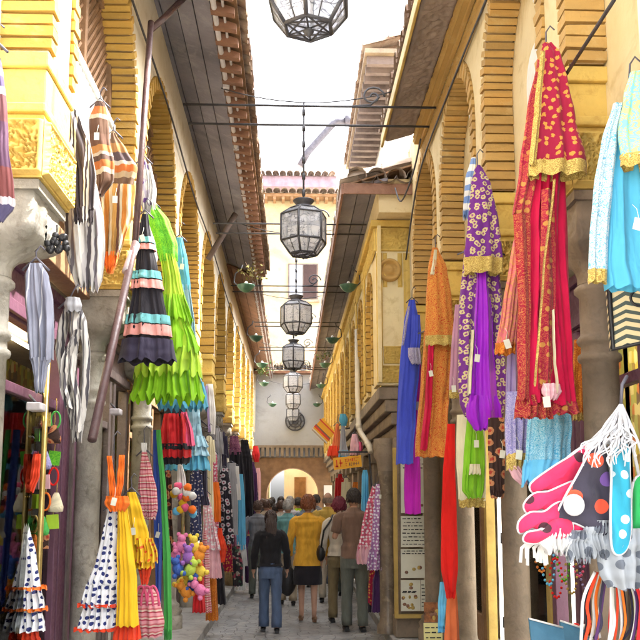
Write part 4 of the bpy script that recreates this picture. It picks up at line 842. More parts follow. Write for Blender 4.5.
garment('net_bag', 'pinkish red string bag with a white knot, left of the green scarf', 'bag', 6.6, [('body', 'pink_stripe', [(452, 142, 147), (470, 140, 152), (490, 138, 157), (508, 140, 158), (519, 144, 155)], dict(folds=8, amp=.03, depth=.5)), ('knot', 'white_cloth', [(443, 141, 147), (449, 141, 147), (453, 142, 146)], dict(nz=5))], hook=(144, 430))
garment('long_scarf', 'narrow deep blue scarf hanging left of the green scarf', 'scarf', 7.1, [('cloth', 'blue_scarf', [(430, 153, 160), (500, 153, 162), (560, 155, 162), (604, 156, 161)], dict(folds=3)), ('fringe', 'blue_scarf', [(602, 156, 161), (612, 156, 161)], dict(folds=12, nz=5, hem=.012))])
garment('long_scarf', 'narrow bright green scarf reaching down to the kerb', 'scarf', 7.0, [('cloth', 'green_scarf', [(430, 156, 161), (500, 161, 167), (560, 163, 171), (630, 164, 172)], dict(folds=3)), ('fringe', 'green_scarf', [(629, 164, 172), (640, 164, 172)], dict(folds=12, nz=5, hem=.012))])
garment('long_scarf', 'white scarf with violet edge hanging high on the left wall', 'scarf', 11, [('cloth', 'white_cloth', [(384, 206, 213), (415, 207, 216), (434, 210, 215)], dict(folds=3)), ('border', 'lilac', [(386, 205, 207.5), (432, 208, 210.5)], dict(folds=2, dy=-.03))])
garment('ruffled_dress', 'pink dress with white spots on the left rail above the red net', 'dress', 10.5, [('bodice', 'pink_dots', [(492, 203, 208), (510, 203, 212), (525, 203, 215)]), ('ruffle', 'pink_dots', [(522, 203, 215), (550, 203, 219)], dict(flare=.03, folds=9, amp=.05)), ('ruffle', 'pale_pink', [(548, 203, 219), (578, 203, 221)], dict(flare=.03, folds=9, amp=.05))], hook=(206, 480))
garment('hanging_cloth', 'plain orange cloth hanging behind the pink spotted dress', 'cloth', 11.6, [('cloth', 'orange_cloth', [(482, 209, 219), (500, 210, 221), (522, 212, 221)])])
garment('net_sack', 'red orange net sack hanging low on the left side', 'sack', 11.0, [('body', 'orange_red', [(536, 216, 224), (548, 214, 227), (562, 216, 225)], dict(folds=6, depth=.7)), ('knot', 'orange_red', [(528, 218, 222), (537, 217, 223)], dict(nz=5))])
garment('printed_dress', 'black dress with white and red flower print on the left rail', 'dress', 13, [('bodice', 'bw_print', [(468, 220, 228), (490, 219, 231)]), ('skirt', 'bw_print', [(488, 219, 231), (520, 219, 233), (544, 218, 234)], dict(folds=6, amp=.04))], hook=(224, 456))
garment('shirt', 'pale grey shirt on a hanger among dark clothes', 'shirt', 13.6, [('cloth', 'grey_cloth', [(463, 226, 236), (480, 225, 238), (535, 227, 238)]), ('sleeve', 'white_cloth', [(466, 234, 239), (500, 236, 241)], dict(nz=10))], hook=(231, 452))
garment('long_scarf', 'sky blue scarf hanging on the left rail by dark clothes', 'scarf', 15, [('cloth', 'sky_scarf', [(474, 235, 243), (500, 235, 245), (545, 236, 246)], dict(folds=4)), ('fringe', 'sky_scarf', [(543, 236, 246), (550, 236, 246)], dict(nz=4, folds=12, hem=.012))])
garment('long_dress', 'long black dress with plum patterned top, front of the high dark row', 'dress', 15.4, [('bodice', 'plum_print', [(436, 230, 238), (455, 229, 242)]), ('skirt', 'black_cloth', [(452, 229, 242), (480, 230, 245), (508, 232, 246)], dict(folds=6, amp=.05))], hook=(234, 426))
garment('long_dress', 'long plain black dress, second of the high dark row', 'dress', 17.2, [('bodice', 'black_cloth', [(440, 241, 248), (460, 240, 252)]), ('skirt', 'black_cloth', [(458, 240, 252), (490, 241, 254), (520, 243, 254)], dict(folds=6, amp=.06))], hook=(244, 432))
garment('long_dress', 'plum long dress deepest in the high dark row', 'dress', 20, [('bodice', 'purple_dark', [(462, 249, 254), (475, 248, 257)]), ('skirt', 'purple_dark', [(473, 248, 257), (500, 248, 258), (520, 249, 258)], dict(folds=5, amp=.06))], hook=(251, 456))
garment('hanging_cloth', 'small pink cloth hung below the plum dress', 'cloth', 18, [('cloth', 'pink_cloth', [(510, 244, 250), (522, 244, 253), (534, 246, 252)])])
garment('cloth_bundle', 'dark purple bundle of cloth near the left kerb', 'bundle', 16, [('cloth', 'purple_dark', [(536, 238, 250), (556, 237, 253), (582, 239, 253)], dict(depth=.8, amp=.05)), ('fold', 'navy_cloth', [(548, 246, 254), (575, 245, 256)], dict(depth=.8))])
garment('hanging_cloth', 'cluster of red cloth hung on the far left wall', 'cloth', 21, [('cloth', 'red_cloth', [(446, 253, 258), (455, 252, 260), (462, 254, 259)], dict(depth=.8))])
garment('hanging_cloth', 'dark flowered clothes by the left kerb behind the long haired woman', 'clothes', 13.2, [('cloth', 'dark_floral', [(546, 232, 240), (565, 231, 243), (586, 233, 243)], dict(depth=.6))])
# straw bags on the ground
for (x, y, D, sc_, lab) in ((236, 588, 16.2, 1.2, 'straw basket bag on the left kerb, front one'), (229, 577, 17.3, 1.0, 'smaller straw basket bag behind the front one')):
    p = at(x, y, D); p.z = .12; p.x = min(p.x, -1.05); T = thing('straw_bag', lab, 'bag', tuple(p), 'straw bags on the left kerb'); f = MB()
    f.lathe([(0, 0), (.13*sc_, 0), (.17*sc_, .1*sc_), (.18*sc_, .22*sc_), (.16*sc_, .3*sc_), (.15*sc_, .29*sc_), (.16*sc_, .2*sc_)], p, 20, sq=(.7, 1)); f.build('body', MT['straw'], T); f = MB(); f.tube([p+Vector((0, .1*sc_*math.cos(PI*i/10), .29*sc_+.16*sc_*math.sin(PI*i/10))) for i in range(11)], .009, 6); f.build('handle', MT['straw'], T)
# a bunch of soft toys
TC = [('pink', (.75, .22, .42)), ('yellow', (.78, .6, .08)), ('orange', (.8, .3, .04)), ('blue', (.06, .14, .5)), ('violet', (.35, .15, .5)), ('lime', (.5, .65, .1))]
for n_, c_ in TC: MT['plush_'+n_] = surf('plush_'+n_, c_, .95, .15, 20, .5, 120)
rr = random.Random(11)
toys = [(181, 546, 0, 'top left of the bunch'), (194, 547, 1, 'top right of the bunch'), (176, 556, 0, 'left side of the bunch'), (188, 557, 4, 'middle of the bunch'), (199, 556, 2, 'right edge of the bunch'), (178, 569, 3, 'low left of the bunch'), (190, 570, 5, 'lower middle of the bunch'), (200, 571, 1, 'low right of the bunch'), (182, 583, 1, 'bottom left of the bunch'), (193, 584, 3, 'bottom middle of the bunch'), (200, 590, 0, 'bottom right of the bunch'), (186, 592, 2, 'lowest of the bunch')]
for (x, y, ci, wh) in toys:
    D = 7.6+rr.uniform(-.08, .08); p = at(x, y, D); T = thing('soft_toy', f'small {TC[ci][0]} plush toy at the {wh} by the green scarf', 'toy', tuple(p), 'soft toys hung in a bunch'); rt = Matrix.Rotation(rr.uniform(-.8, .8), 3, 'Y'); mt = MT['plush_'+TC[ci][0]]; s_ = .85
    f = MB(); f.ell(p, (.055*s_, .05*s_, .065*s_), 12, rt); f.ell(p+rt @ Vector((0, -.012, .075*s_)), (.042*s_, .04*s_, .038*s_), 12, rt); f.build('body', mt, T)
    for sg in (-1, 1):
        f = MB(); f.ell(p+rt @ Vector((sg*.035*s_, 0, .11*s_)), (.018, .012, .018), 8, rt); f.build('ear', mt, T)
        f = MB(); f.ell(p+rt @ Vector((sg*.045*s_, -.03, -.055*s_)), (.022, .03, .022), 8, rt); f.build('foot', mt, T)
f_cols = ['white_cloth', 'pink_cloth', 'yellow_cloth', 'orange_cloth', 'sky_scarf']
T = thing('rag_garland', 'white net cone holding small colourful pompoms under the pale blue dress', 'garland', tuple(at(182, 516, 7.7))); f = MB(); drape(f, [(462, 178, 182), (480, 177, 186), (500, 174, 190)], 7.7, folds=6); f.build('net', MT['white_cloth'], T)
for i in range(14):
    f = MB(); f.ell(at(172+rr.uniform(0, 21), 484+rr.uniform(0, 30), 7.6+rr.uniform(-.05, .05)), (.035, .03, .033), 10, nz=.3, seed=i); f.build('pompom', MT[f_cols[i % 5]], T)
# slim pale vase on the ledge
T = thing('pedestal_vase', 'slim pale stone pedestal vase standing on the left ledge', 'vase', tuple(at(188, 626, 7.6))); p = at(188, 626, 7.6); p.z = .12; p.x = -.98-.12
f = MB(); f.lathe([(0, 0), (.1, 0), (.1, .03), (.05, .05), (.045, .12), (.075, .18), (.08, .28), (.06, .3), (.065, .33), (.05, .33)], p, 20); f.build('body', MT['stone'], T)

# ------------------------------------------------------------------ right goods
garment('blue_outfit', 'turquoise tunic and sky blue drape hanging at the right edge', 'outfit', 3.25, [
    ('drape', 'plain_blue', [(140, 612, 640), (175, 609, 646), (220, 607, 652), (265, 604, 656), (290, 605, 660)], dict(folds=5, amp=.025)), ('sash', 'lt_sequin', [(104, 613, 624), (140, 602, 617), (185, 594, 613), (230, 590, 609), (272, 588, 607)], dict(folds=3, dy=-.03)), ('sash_border', 'gold_trim', [(270, 588, 607), (283, 588, 607)], dict(nz=5, dy=-.035, folds=3)),
    ('tunic', 'lt_tunic', [(73, 630, 652), (95, 624, 660), (130, 618, 668), (160, 621, 674)], dict(folds=5, amp=.03, dy=-.07)), ('hem', 'gold_trim', [(156, 620, 674), (169, 621, 675)], dict(nz=5, dy=-.075, folds=5))], hook=(630, 64))
garment('red_outfit', 'crimson outfit with gold dotted burgundy tunic, largest on the right wall', 'outfit', 3.9, [
    ('skirt', 'crimson', [(160, 531, 565), (230, 525, 567), (300, 519, 570), (360, 517, 573), (405, 516, 577)], dict(folds=6, amp=.035, depth=.3)), ('border', 'embroidery', [(396, 516, 546), (405, 515, 552), (418, 514, 553)], dict(nz=8, folds=6, amp=.035, depth=.33, dy=-.01)), ('hem', 'burgundy_lace', [(402, 550, 577), (414, 549, 580)], dict(nz=8, folds=4, depth=.33)),
    ('sash', 'burgundy_lace', [(60, 537, 544), (110, 527, 540), (170, 519, 537), (215, 512, 530)], dict(folds=3, dy=-.02)), ('panel', 'embroidery', [(215, 513, 530), (300, 518, 531), (400, 517, 529)], dict(folds=2, dy=-.06)), ('panel', 'burgundy_lace', [(190, 541, 554), (280, 540, 556), (390, 538, 552)], dict(folds=2, dy=-.065)),
    ('ribbon', 'gold_trim', [(180, 553, 555.5), (280, 542, 544), (385, 534, 536)], dict(folds=2, dy=-.12)), ('ribbon', 'cream_cloth', [(310, 552, 554), (350, 553, 555), (392, 556, 558)], dict(folds=2, dy=-.12)), ('tassel', 'pale_pink', [(384, 542, 560), (392, 541, 562), (399, 545, 557)], dict(folds=5, nz=8, dy=-.1)),
    ('tunic', 'burgundy_dots', [(44, 542, 551), (54, 541, 560), (80, 538, 567), (120, 534, 575), (166, 529, 586)], dict(folds=4, amp=.03, dy=-.07)), ('tunic_hem', 'gold_trim', [(163, 528.5, 586), (177, 528.5, 586.5)], dict(nz=5, folds=4, amp=.03, dy=-.08)), ('edge_strip', 'gold_trim', [(52, 540, 545), (110, 534, 541), (164, 529, 536)], dict(folds=2, dy=-.125))], hook=(546, 32))
garment('long_scarf', 'salmon pink gauzy scarf hanging left of the crimson outfit', 'scarf', 4.35, [('cloth', 'pink_orange', [(228, 516, 524), (260, 510, 523), (310, 502, 519), (345, 496, 516)], dict(folds=4, amp=.03)), ('border', 'amber', [(343, 495, 516), (354, 495, 515)], dict(nz=5, folds=4, amp=.03))])
garment('long_scarf', 'lilac gauze scarf peeking out under the salmon scarf', 'scarf', 4.45, [('cloth', 'lilac', [(300, 512, 521), (360, 507, 520), (430, 505, 520)], dict(folds=4)), ('border', 'violet_sequin', [(426, 505, 520), (440, 505, 520)], dict(nz=5))])
garment('sequin_skirt', 'turquoise sequinned skirt below the crimson outfit', 'skirt', 4.1, [('skirt', 'blue_sequin', [(398, 532, 570), (430, 527, 572), (462, 524, 571)], dict(folds=6, amp=.03)), ('hem', 'sky_scarf', [(460, 523, 571), (472, 522, 566), (484, 521, 558)], dict(folds=6, amp=.03, hem=.02, nz=10))])
garment('sequin_skirt', 'violet blue sequinned skirt left of the turquoise one', 'skirt', 4.3, [('skirt', 'violet_sequin', [(392, 507, 531), (425, 505, 530), (455, 506, 529)], dict(folds=5)), ('hem', 'gold_trim', [(453, 506, 529), (470, 506, 528)], dict(nz=6, folds=5)), ('tail', 'pale_pink', [(466, 507, 524), (478, 512, 534), (484, 520, 536)], dict(nz=8))])
garment('purple_outfit', 'purple flowered tunic and skirt with a satin panel', 'outfit', 5.4, [
    ('skirt', 'purple_flower', [(250, 464, 498), (300, 460, 502), (360, 458, 505), (405, 460, 505), (416, 464, 503)], dict(folds=5, amp=.03)), ('panel', 'satin_purple', [(268, 477, 488), (330, 474, 493), (385, 471, 496), (412, 467, 499)], dict(folds=3, dy=-.06, amp=.03)), ('panel_end', 'satin_purple', [(396, 470, 497), (408, 466, 501), (418, 466, 502), (430, 474, 490)], dict(folds=6, dy=-.065, amp=.02, nz=8)), ('edge', 'cream_cloth', [(330, 471, 474), (395, 467, 471)], dict(folds=2, dy=-.08)),
    ('tunic', 'purple_flower', [(166, 475, 482), (185, 471, 491), (220, 468, 499), (260, 464, 503)], dict(folds=4, amp=.025, dy=-.07)), ('tunic_hem', 'gold_trim', [(258, 463.5, 503), (274, 464, 503)], dict(nz=5, folds=4, amp=.025, dy=-.08))], hook=(477, 154))
garment('long_scarf', 'blue and white scarf beside the purple tunic', 'scarf', 5.8, [('cloth', 'blue_white', [(158, 471, 476), (180, 465, 477), (212, 463, 471)], dict(folds=3)), ('fringe', 'blue_white', [(210, 463, 471), (218, 463, 470)], dict(nz=4, folds=9, hem=.02))])
garment('brocade_outfit', 'rust and gold brocade outfit hanging left of the purple one', 'outfit', 7.0, [('skirt', 'orange_brocade', [(330, 424, 454), (380, 421, 451), (420, 417, 448), (457, 415, 446)], dict(folds=5, amp=.03)), ('panel', 'crimson', [(345, 428, 434), (400, 425, 432), (450, 420, 427)], dict(folds=2, dy=-.08)), ('tunic', 'orange_brocade', [(248, 432, 438), (268, 428, 447), (300, 426, 452), (338, 425, 455)], dict(folds=4, dy=-.06)), ('tunic_hem', 'gold_trim', [(336, 425, 455), (346, 425, 455)], dict(nz=5, folds=4, dy=-.07)), ('strap', 'cream_cloth', [(250, 434, 437), (275, 430, 436)], dict(dy=-.08))], hook=(435, 238))
garment('long_scarf', 'dusty mauve scarf behind the purple skirt', 'scarf', 6.0, [('cloth', 'mauve', [(305, 455, 461), (350, 451, 461), (392, 449, 459)], dict(folds=3)), ('border', 'gold_trim', [(390, 449, 459), (398, 449, 459)], dict(nz=4))])
garment('long_robe', 'royal blue robe with silver edging on the right wall', 'robe', 8.7, [('robe', 'royal_blue', [(300, 409, 415), (322, 404, 419), (360, 400, 420), (410, 397, 416), (464, 396, 413)], dict(folds=4, amp=.03)), ('sleeve', 'royal_blue', [(315, 412, 420), (335, 411, 421), (350, 410, 420)], dict(dy=-.08)), ('cuff', 'silver_trim', [(348, 408, 420), (356, 408, 421), (364, 411, 421)], dict(dy=-.1, nz=6)), ('neckline', 'silver_trim', [(306, 408, 410), (330, 404, 406.5), (345, 402, 404)], dict(dy=-.09))], hook=(412, 290))
garment('long_dress', 'magenta dress hanging under the royal blue robe', 'dress', 8.9, [('dress', 'magenta', [(360, 411, 421), (400, 409, 420), (450, 405, 420), (500, 404, 421), (514, 405, 421)], dict(folds=4, amp=.03)), ('hem', 'silver_trim', [(402, 408, 420), (410, 408, 420)], dict(nz=4, dy=-.06))])
garment('long_scarf', 'scarlet scarf hanging straight down beside the round columns', 'scarf', 6.3, [('cloth', 'scarlet', [(424, 447, 455), (470, 443, 455), (520, 441, 457), (570, 441, 458), (592, 445, 456)], dict(folds=3)), ('fringe', 'scarlet', [(590, 445, 456), (598, 446, 455)], dict(nz=4, folds=9))])
garment('long_scarf', 'soft orange scarf below the scarlet one', 'scarf', 6.4, [('cloth', 'orange_soft', [(586, 448, 456), (610, 446, 458), (650, 444, 460)], dict(folds=3)), ('knot', 'orange_soft', [(582, 449, 455), (590, 448, 456)], dict(nz=4))])
garment('long_scarf', 'short blue scarf end left of the orange scarf', 'scarf', 6.5, [('cloth', 'sky_scarf', [(582, 440, 448), (605, 438, 447), (626, 438, 445)], dict(folds=3)), ('fringe', 'sky_scarf', [(624, 438, 445), (632, 438, 445)], dict(nz=4, folds=9))])
garment('printed_cloth', 'cream printed cloth under the purple skirt', 'cloth', 5.7, [('cloth', 'cream_cloth', [(415, 457, 484), (450, 456, 486), (500, 458, 486)], dict(folds=5)), ('border', 'gold_trim', [(498, 458, 486), (507, 459, 485)], dict(nz=5))])
garment('lime_skirt', 'lime green skirt hung over the cream cloth', 'skirt', 5.55, [('skirt', 'lime_skirt', [(418, 467, 482), (450, 464, 485), (490, 462, 484), (498, 468, 482)], dict(folds=5, amp=.03)), ('waistband', 'lime_lace', [(414, 467, 482), (421, 467, 483)], dict(nz=4)), ('tie', 'cream_cloth', [(464, 470, 480), (474, 469, 481)], dict(nz=5, dy=-.08))])
garment('long_scarf', 'dark brown flowered scarf between lime skirt and door', 'scarf', 5.2, [('cloth', 'brown_flower', [(418, 488, 504), (450, 488, 505), (492, 490, 504)], dict(folds=4)), ('fringe', 'brown_flower', [(490, 490, 504), (498, 491, 503)], dict(nz=4, folds=9))])
garment('hanging_cloth', 'amber brocade cloth glowing behind the near right column', 'cloth', 4.9, [('cloth', 'amber', [(340, 574, 588), (380, 572, 590), (414, 573, 590)], dict(folds=4)), ('hem', 'gold_trim', [(412, 573, 590), (420, 573, 589)], dict(nz=4))])
garment('ruffled_dress', 'rose dress with white spots at the right, nearer the walking man', 'dress', 10.9, [('bodice', 'rose_dots', [(486, 372, 379), (505, 367, 380)]), ('skirt', 'rose_dots', [(502, 367, 380), (530, 361, 380), (550, 358, 379)], dict(folds=6, amp=.04)), ('ruffle', 'pale_pink', [(545, 358, 379), (558, 357, 380), (564, 358, 379)], dict(flare=.03, nz=8, folds=10, amp=.05))], hook=(376, 476))
garment('ruffled_dress', 'violet dress with white spots next to the dark round column', 'dress', 10.4, [('bodice', 'violet_dots', [(484, 376, 382), (505, 374, 384)]), ('skirt', 'violet_dots', [(502, 374, 384), (530, 372, 384), (554, 370, 384)], dict(folds=6, amp=.04)), ('ruffle', 'violet_dots', [(550, 369, 384), (564, 368, 384), (570, 369, 383)], dict(flare=.03, nz=8, folds=10, amp=.05))], hook=(379, 474))
garment('hanging_cloth', 'dark red garment hanging low below the spotted dresses', 'cloth', 10.9, [('cloth', 'burgundy_dots', [(566, 370, 378), (590, 368, 379), (605, 368, 378)], dict(depth=.6)), ('fringe', 'black_cloth', [(603, 368, 378), (612, 368, 378)], dict(nz=4, folds=8))])
garment('hanging_cloth', 'small orange cloth above the head of the brown polo man', 'cloth', 12.6, [('cloth', 'amber', [(482, 353, 358), (500, 350, 358), (514, 350, 356)])])
MT['tie_white'] = surf('tie_white', (.50, .50, .52), .8, .1, 20, .3, 80)
# fan of aprons
D = 3.05
def apron(name, label, poly, mat, tiers=(), D=D, bul=.022):
    poly = smoothpoly(poly, 4); T = thing('apron', label, 'apron', tuple(at(sum(p[0] for p in poly)/len(poly), max(p[1] for p in poly), D)), 'aprons fanned out from one hook'); f = MB(); P = sheet(f, poly, D, bul); b = f.build('cloth', MT[mat], T)
    f = MB(); f.tube(P+[P[0]], .0065, 7); f.build('piping', MT['tie_white'], b)
    top = min(poly, key=lambda p: p[1]); 
    for k, dx in enumerate((-5, 6)):
        f = MB(); a = at(621+dx*.2, 404, D); m_ = at(top[0]+dx, top[1]+4, D); mid = (a+m_)/2+Vector((0, -.02, -.01)); f.tube([a, mid, m_], [.003, .006, .006], 6, flat=.4); f.build('tie', MT['tie_white'], T)
    for (pl, dd) in tiers:
        pl = smoothpoly(pl, 4); f = MB(); P = sheet(f, pl, D-dd-.02, .03); o = f.build('frill', MT[mat], T); f = MB(); f.tube(P+[P[0]], .0058, 7); f.build('piping', MT['tie_white'], o)
    return T
apron('apron', 'pink apron with white edged frills, left end of the fan', [(592, 444), (580, 449), (566, 460), (556, 474), (560, 500), (572, 522), (584, 528), (588, 500), (592, 470)], 'apron_pink',
      [([(584, 449), (570, 457), (552, 468), (531, 484), (534, 493), (545, 490), (556, 493), (566, 486), (576, 484), (586, 470)], .03), ([(574, 482), (562, 486), (548, 492), (534, 494), (524, 505), (529, 514), (541, 509), (550, 513), (560, 505), (572, 502), (577, 492)], .055), ([(566, 500), (554, 505), (544, 512), (530, 513), (519, 522), (520, 533), (532, 528), (542, 532), (550, 523), (562, 520), (569, 510)], .08), ([(560, 517), (550, 521), (540, 530), (527, 533), (524, 541), (536, 543), (548, 538), (562, 540), (572, 531), (570, 520)], .10), ([(574, 516), (566, 524), (564, 536), (574, 541), (588, 540), (592, 528), (584, 518)], .06)], D=3.12)
apron('apron', 'black apron with red spots in the middle of the fan', [(594, 446), (604, 442), (608, 470), (612, 500), (611, 525), (605, 538), (590, 530), (573, 522), (556, 520), (564, 500), (578, 475)], 'apron_black', D=3.0)
f = MB(); f.lathe([(0, -.075), (.03, -.07), (.04, -.045), (.036, -.04)], at(577, 505, 2.99), 20, rot=Matrix.Rotation(PI/2, 3, 'X') @ Matrix.Scale(.4, 3, (0, 0, 1)), sq=(1, 1)); 
aprB = [o for o in bpy.data.objects if o.get('label', '').startswith('black apron with red')][0]
f = MB(); f.ell(at(574, 505, 2.955), (.036, .012, .036), 16); f.build('white_spot', MT['tie_white'], aprB)
apron('apron', 'teal apron with pale spots, right of the black one', [(613, 447), (627, 445), (629, 475), (630, 510), (629, 540), (622, 553), (613, 550), (611, 520), (612, 480)], 'apron_teal', D=2.95)
apron('apron', 'green apron at the right edge of the fan', [(634, 482), (648, 478), (655, 520), (650, 552), (636, 548), (632, 520)], 'apron_green', D=3.0)
T = thing('ribbon_bundle', 'bundle of white apron ties gathered at one hook above the fan', 'ties', tuple(at(620, 405, 3.0))); f = MB()
for i in range(34):
    xx_ = 584+i*1.5+rr.uniform(-3, 3); a = at(621, 404, 3.0); b = at(xx_, 446+max(0, 600-xx_)*.25+rr.uniform(-8, 12), 2.93+rr.uniform(-.05, .02)); pp = smoothpoly([tuple(a), tuple(a.lerp(b, .35)+Vector((rr.uniform(-.02, .02), -.015, -.02))), tuple(a.lerp(b, .7)+Vector((rr.uniform(-.03, .03), -.02, -.02))), tuple(b), tuple(b+Vector((rr.uniform(-.012, .012), 0, -.03)))], 4, False); f.tube(pp, [.002+.0012*math.sin(PI*min(1, q_/len(pp)*1.2)) for q_ in range(len(pp))], 5, flat=.4)
f.build('ties', MT['tie_white'], T); f = MB(); f.tube([at(621, 404, 3.0), at(622, 385, 3.0), at(627, 376, 3.02)], .006, 6); f.build('hook', MT['tin'], T)
garment('lace_apron', 'grey spotted lace apron bunched below the fan', 'apron', 3.0, [('cloth', 'lace_grey', [(528, 604, 660), (550, 596, 664), (575, 599, 662), (588, 606, 655)], dict(folds=6, amp=.03, depth=.4)), ('frill', 'lace_grey', [(520, 586, 612), (538, 580, 612), (556, 590, 610)], dict(folds=9, amp=.03, nz=10, hem=.012)), ('frill', 'lace_grey', [(530, 566, 592), (545, 560, 592), (560, 566, 590)], dict(folds=9, amp=.03, nz=10, hem=.012)), ('frill', 'white_cloth', [(528, 540, 570), (540, 536, 572), (552, 545, 566)], dict(folds=9, amp=.03, nz=10, hem=.012))])
cols = ['white_cloth', 'orange_red', 'black_cloth', 'white_cloth', 'orange_cloth', 'navy_cloth', 'white_cloth', 'purple_dark', 'red_cloth', 'white_cloth']
T = thing('ribbon_bundle', 'bundle of coloured hanging ribbons under the grey lace apron', 'ribbons', tuple(at(615, 660, 3.1)))
for i in range(24):
    f = MB(); x = 582+i*3.2+rr.uniform(-4, 4); d = 3.1+rr.uniform(-.08, .08); f.tube(smoothpoly([tuple(q_) for q_ in (at(612+(x-612)*.6, 572, d), at(x, 600+rr.uniform(-6, 6), d), at(x+rr.uniform(-4, 2), 625, d-.02), at(x-4+rr.uniform(-6, 4), 650+rr.uniform(-14, 16), d))], 5, False), rr.uniform(.004, .0065), 6, flat=.35); f.build('ribbon', MT[cols[i % 10]], T)
f = MB()
for i in range(9): x = 523+i*3; f.tube([at(536+i*3, 535, 3.08), at(x+rr.uniform(-2, 2), 548, 3.07), at(x+rr.uniform(-3, 3), 562+rr.uniform(-5, 5), 3.07)], .006, 5, flat=.4)
f.build('loose_end', MT['white_cloth'], T)
# leaf pattern panel
def leaf_mat():
    k = Nt('leaf_print'); u = k.uv(); n1 = k.noise(u, 3.0, 1); s = k.sep(u)
    wv = k.math('SINE', k.math('ADD', k.math('MULTIPLY', k.math('ABSOLUTE', k.math('SUBTRACT', k.math('FRACT', k.math('MULTIPLY', s[0], 9)), .5)), 17), k.math('ADD', k.math('MULTIPLY', s[1], 150), k.math('MULTIPLY', n1, 16))))
    k.set(k.b.inputs['Base Color'], k.mix(k.math('GREATER_THAN', wv, .15), (.60, .50, .28), (.03, .05, .04))); return k.m
MT['leaf_print'] = leaf_mat()
T = thing('print_board', 'cream panel with black leaf pattern below the blue outfit', 'panel', tuple(at(612, 350, 3.7))); P = [at(608, 291, 3.7), at(662, 276, 3.6), at(664, 338, 3.6), at(612, 350, 3.7)]
f = MB(); f.prism(P, (0, -.012, 0), (0, .03, 0)); f.build('board', MT['leaf_print'], T); f = MB(); f.tube([p+Vector((0, -.015, 0)) for p in P+[P[0]]], .012, 6); f.build('frame', MT['leather'], T)
f = MB(); f.tube([at(636+9*math.cos(2*PI*i/16), 300+8*math.sin(2*PI*i/16), 3.62)+Vector((0, -.04, 0)) for i in range(12)], .006, 5); f.build('motif', MT['leather'], T)
# counter with booklets
T = thing('display_counter', 'low wooden counter in front of the near right shop', 'counter', (1.5, 4.3, .12)); f = MB(); f.bx(1.36, 1.95, 3.75, 5.0, .86, .9); f.build('top', MT['wood_purple'], T, bevel=.006); f = MB(); f.bx(1.40, 1.92, 3.8, 4.95, .12, .857); f.build('body', MT['wood_purple'], T, bevel=.006)
def board(name, label, cat, px, D, mat, rows, seed, lean=0, group=None, thick=.012):
    """a printed board: (x0,y0,x1,y1) in the front plane, with printed marks and small pictures"""
    x0, y0, x1, y1 = px; a = at(x0, y1, D); b = at(x1, y0, D); T = thing(name, label, cat, (a.x, D, a.z), group); q = random.Random(seed)
    f = MB(); f.bx(a.x, b.x, D-thick, D, a.z, b.z); s_ = f.build('sheet', MT[mat], T); f = MB(); W_, H_ = b.x-a.x, b.z-a.z
    for (v0, v1, kind) in rows:
        if kind == 'text':
            n = max(2, int((v1-v0)*H_/.035))
            for i in range(n):
                z = b.z-H_*(v0+(v1-v0)*(i+.5)/n); x = a.x+W_*q.uniform(.05, .12)
                while x < a.x+W_*q.uniform(.7, .95):
                    w_ = q.uniform(.015, .05); f.bx(x, x+w_, D-thick-.003, D-thick-.001, z-.004, z+.004+q.uniform(0, .004)); x += w_+.012
        else:
            for i in range(q.randint(3, 5)):
                x = a.x+W_*q.uniform(.08, .85); z = b.z-H_*q.uniform(v0, v1); f.ell((x, D-thick-.002, z), (q.uniform(.012, .022), .004, q.uniform(.012, .022)), 8, mi=1 if i % 2 else 2)
    f.build('print', [MT['leather'], MT['wood_red'], MT['wood_ochre']], s_)
    return T
MT['paper'] = surf('paper', (.66, .66, .55), .7, .08, 5, .05, 30); MT['paper_yellow'] = surf('paper_yellow', (.70, .66, .30), .7, .08, 5, .05, 30); MT['paper_blue'] = surf('paper_blue', (.08, .22, .34), .5, .2, 9, .05, 30); MT['photo_dark'] = surf('photo_dark', (.05, .03, .03), .4, .5, 20, .05, 30, c2=(.4, .15, .05))
DB = 9.93
board('menu_board', 'cream notice dense with small dark writing, upper one', 'notice', (401, 516, 427, 547), DB, 'paper', [(.03, .97, 'text')], 1)
board('menu_board', 'cream notice with a heading and two small pictures, middle one', 'notice', (401, 549, 427, 578), DB, 'paper', [(.03, .2, 'text'), (.5, .9, 'pic')], 2)
board('menu_board', 'cream notice with rows of small pictures, lowest one', 'notice', (401, 580, 420, 611), DB, 'paper', [(.1, .35, 'pic'), (.45, .6, 'pic'), (.75, .9, 'pic'), (.36, .42, 'text')], 3)
board('menu_board', 'narrow pale notice beside the rows of pictures', 'notice', (421, 580, 428, 611), DB, 'paper', [(.1, .9, 'text')], 4)
board('menu_board', 'pale notice above, partly hidden by the magenta dress', 'notice', (401, 452, 426, 513), DB, 'paper', [(.1, .3, 'text'), (.4, .9, 'pic')], 5)
f = MB(); a = at(398, 614, 9.95); b = at(430, 448, 9.95); 
for (x0, x1, z0, z1) in ((a.x-.04, a.x, a.z-.04, b.z), (b.x, b.x+.04, a.z-.04, b.z), (a.x, b.x, a.z-.04, a.z)): f.bx(x0, x1, 9.9, 9.97, z0, z1)
fr = f.build('notice_frame', MT['wood_ochre']); tag(fr, 'ochre wooden frame around the cream notices', 'frame')
board('poster', 'small dark photo poster on the round column', 'poster', (424, 602, 443, 622), 7.55, 'photo_dark', [(.3, .9, 'pic')], 6)
board('poster', 'pale yellow poster below the dark photo poster', 'poster', (424, 623, 442, 660), 7.55, 'paper_yellow', [(.05, .6, 'text')], 7)
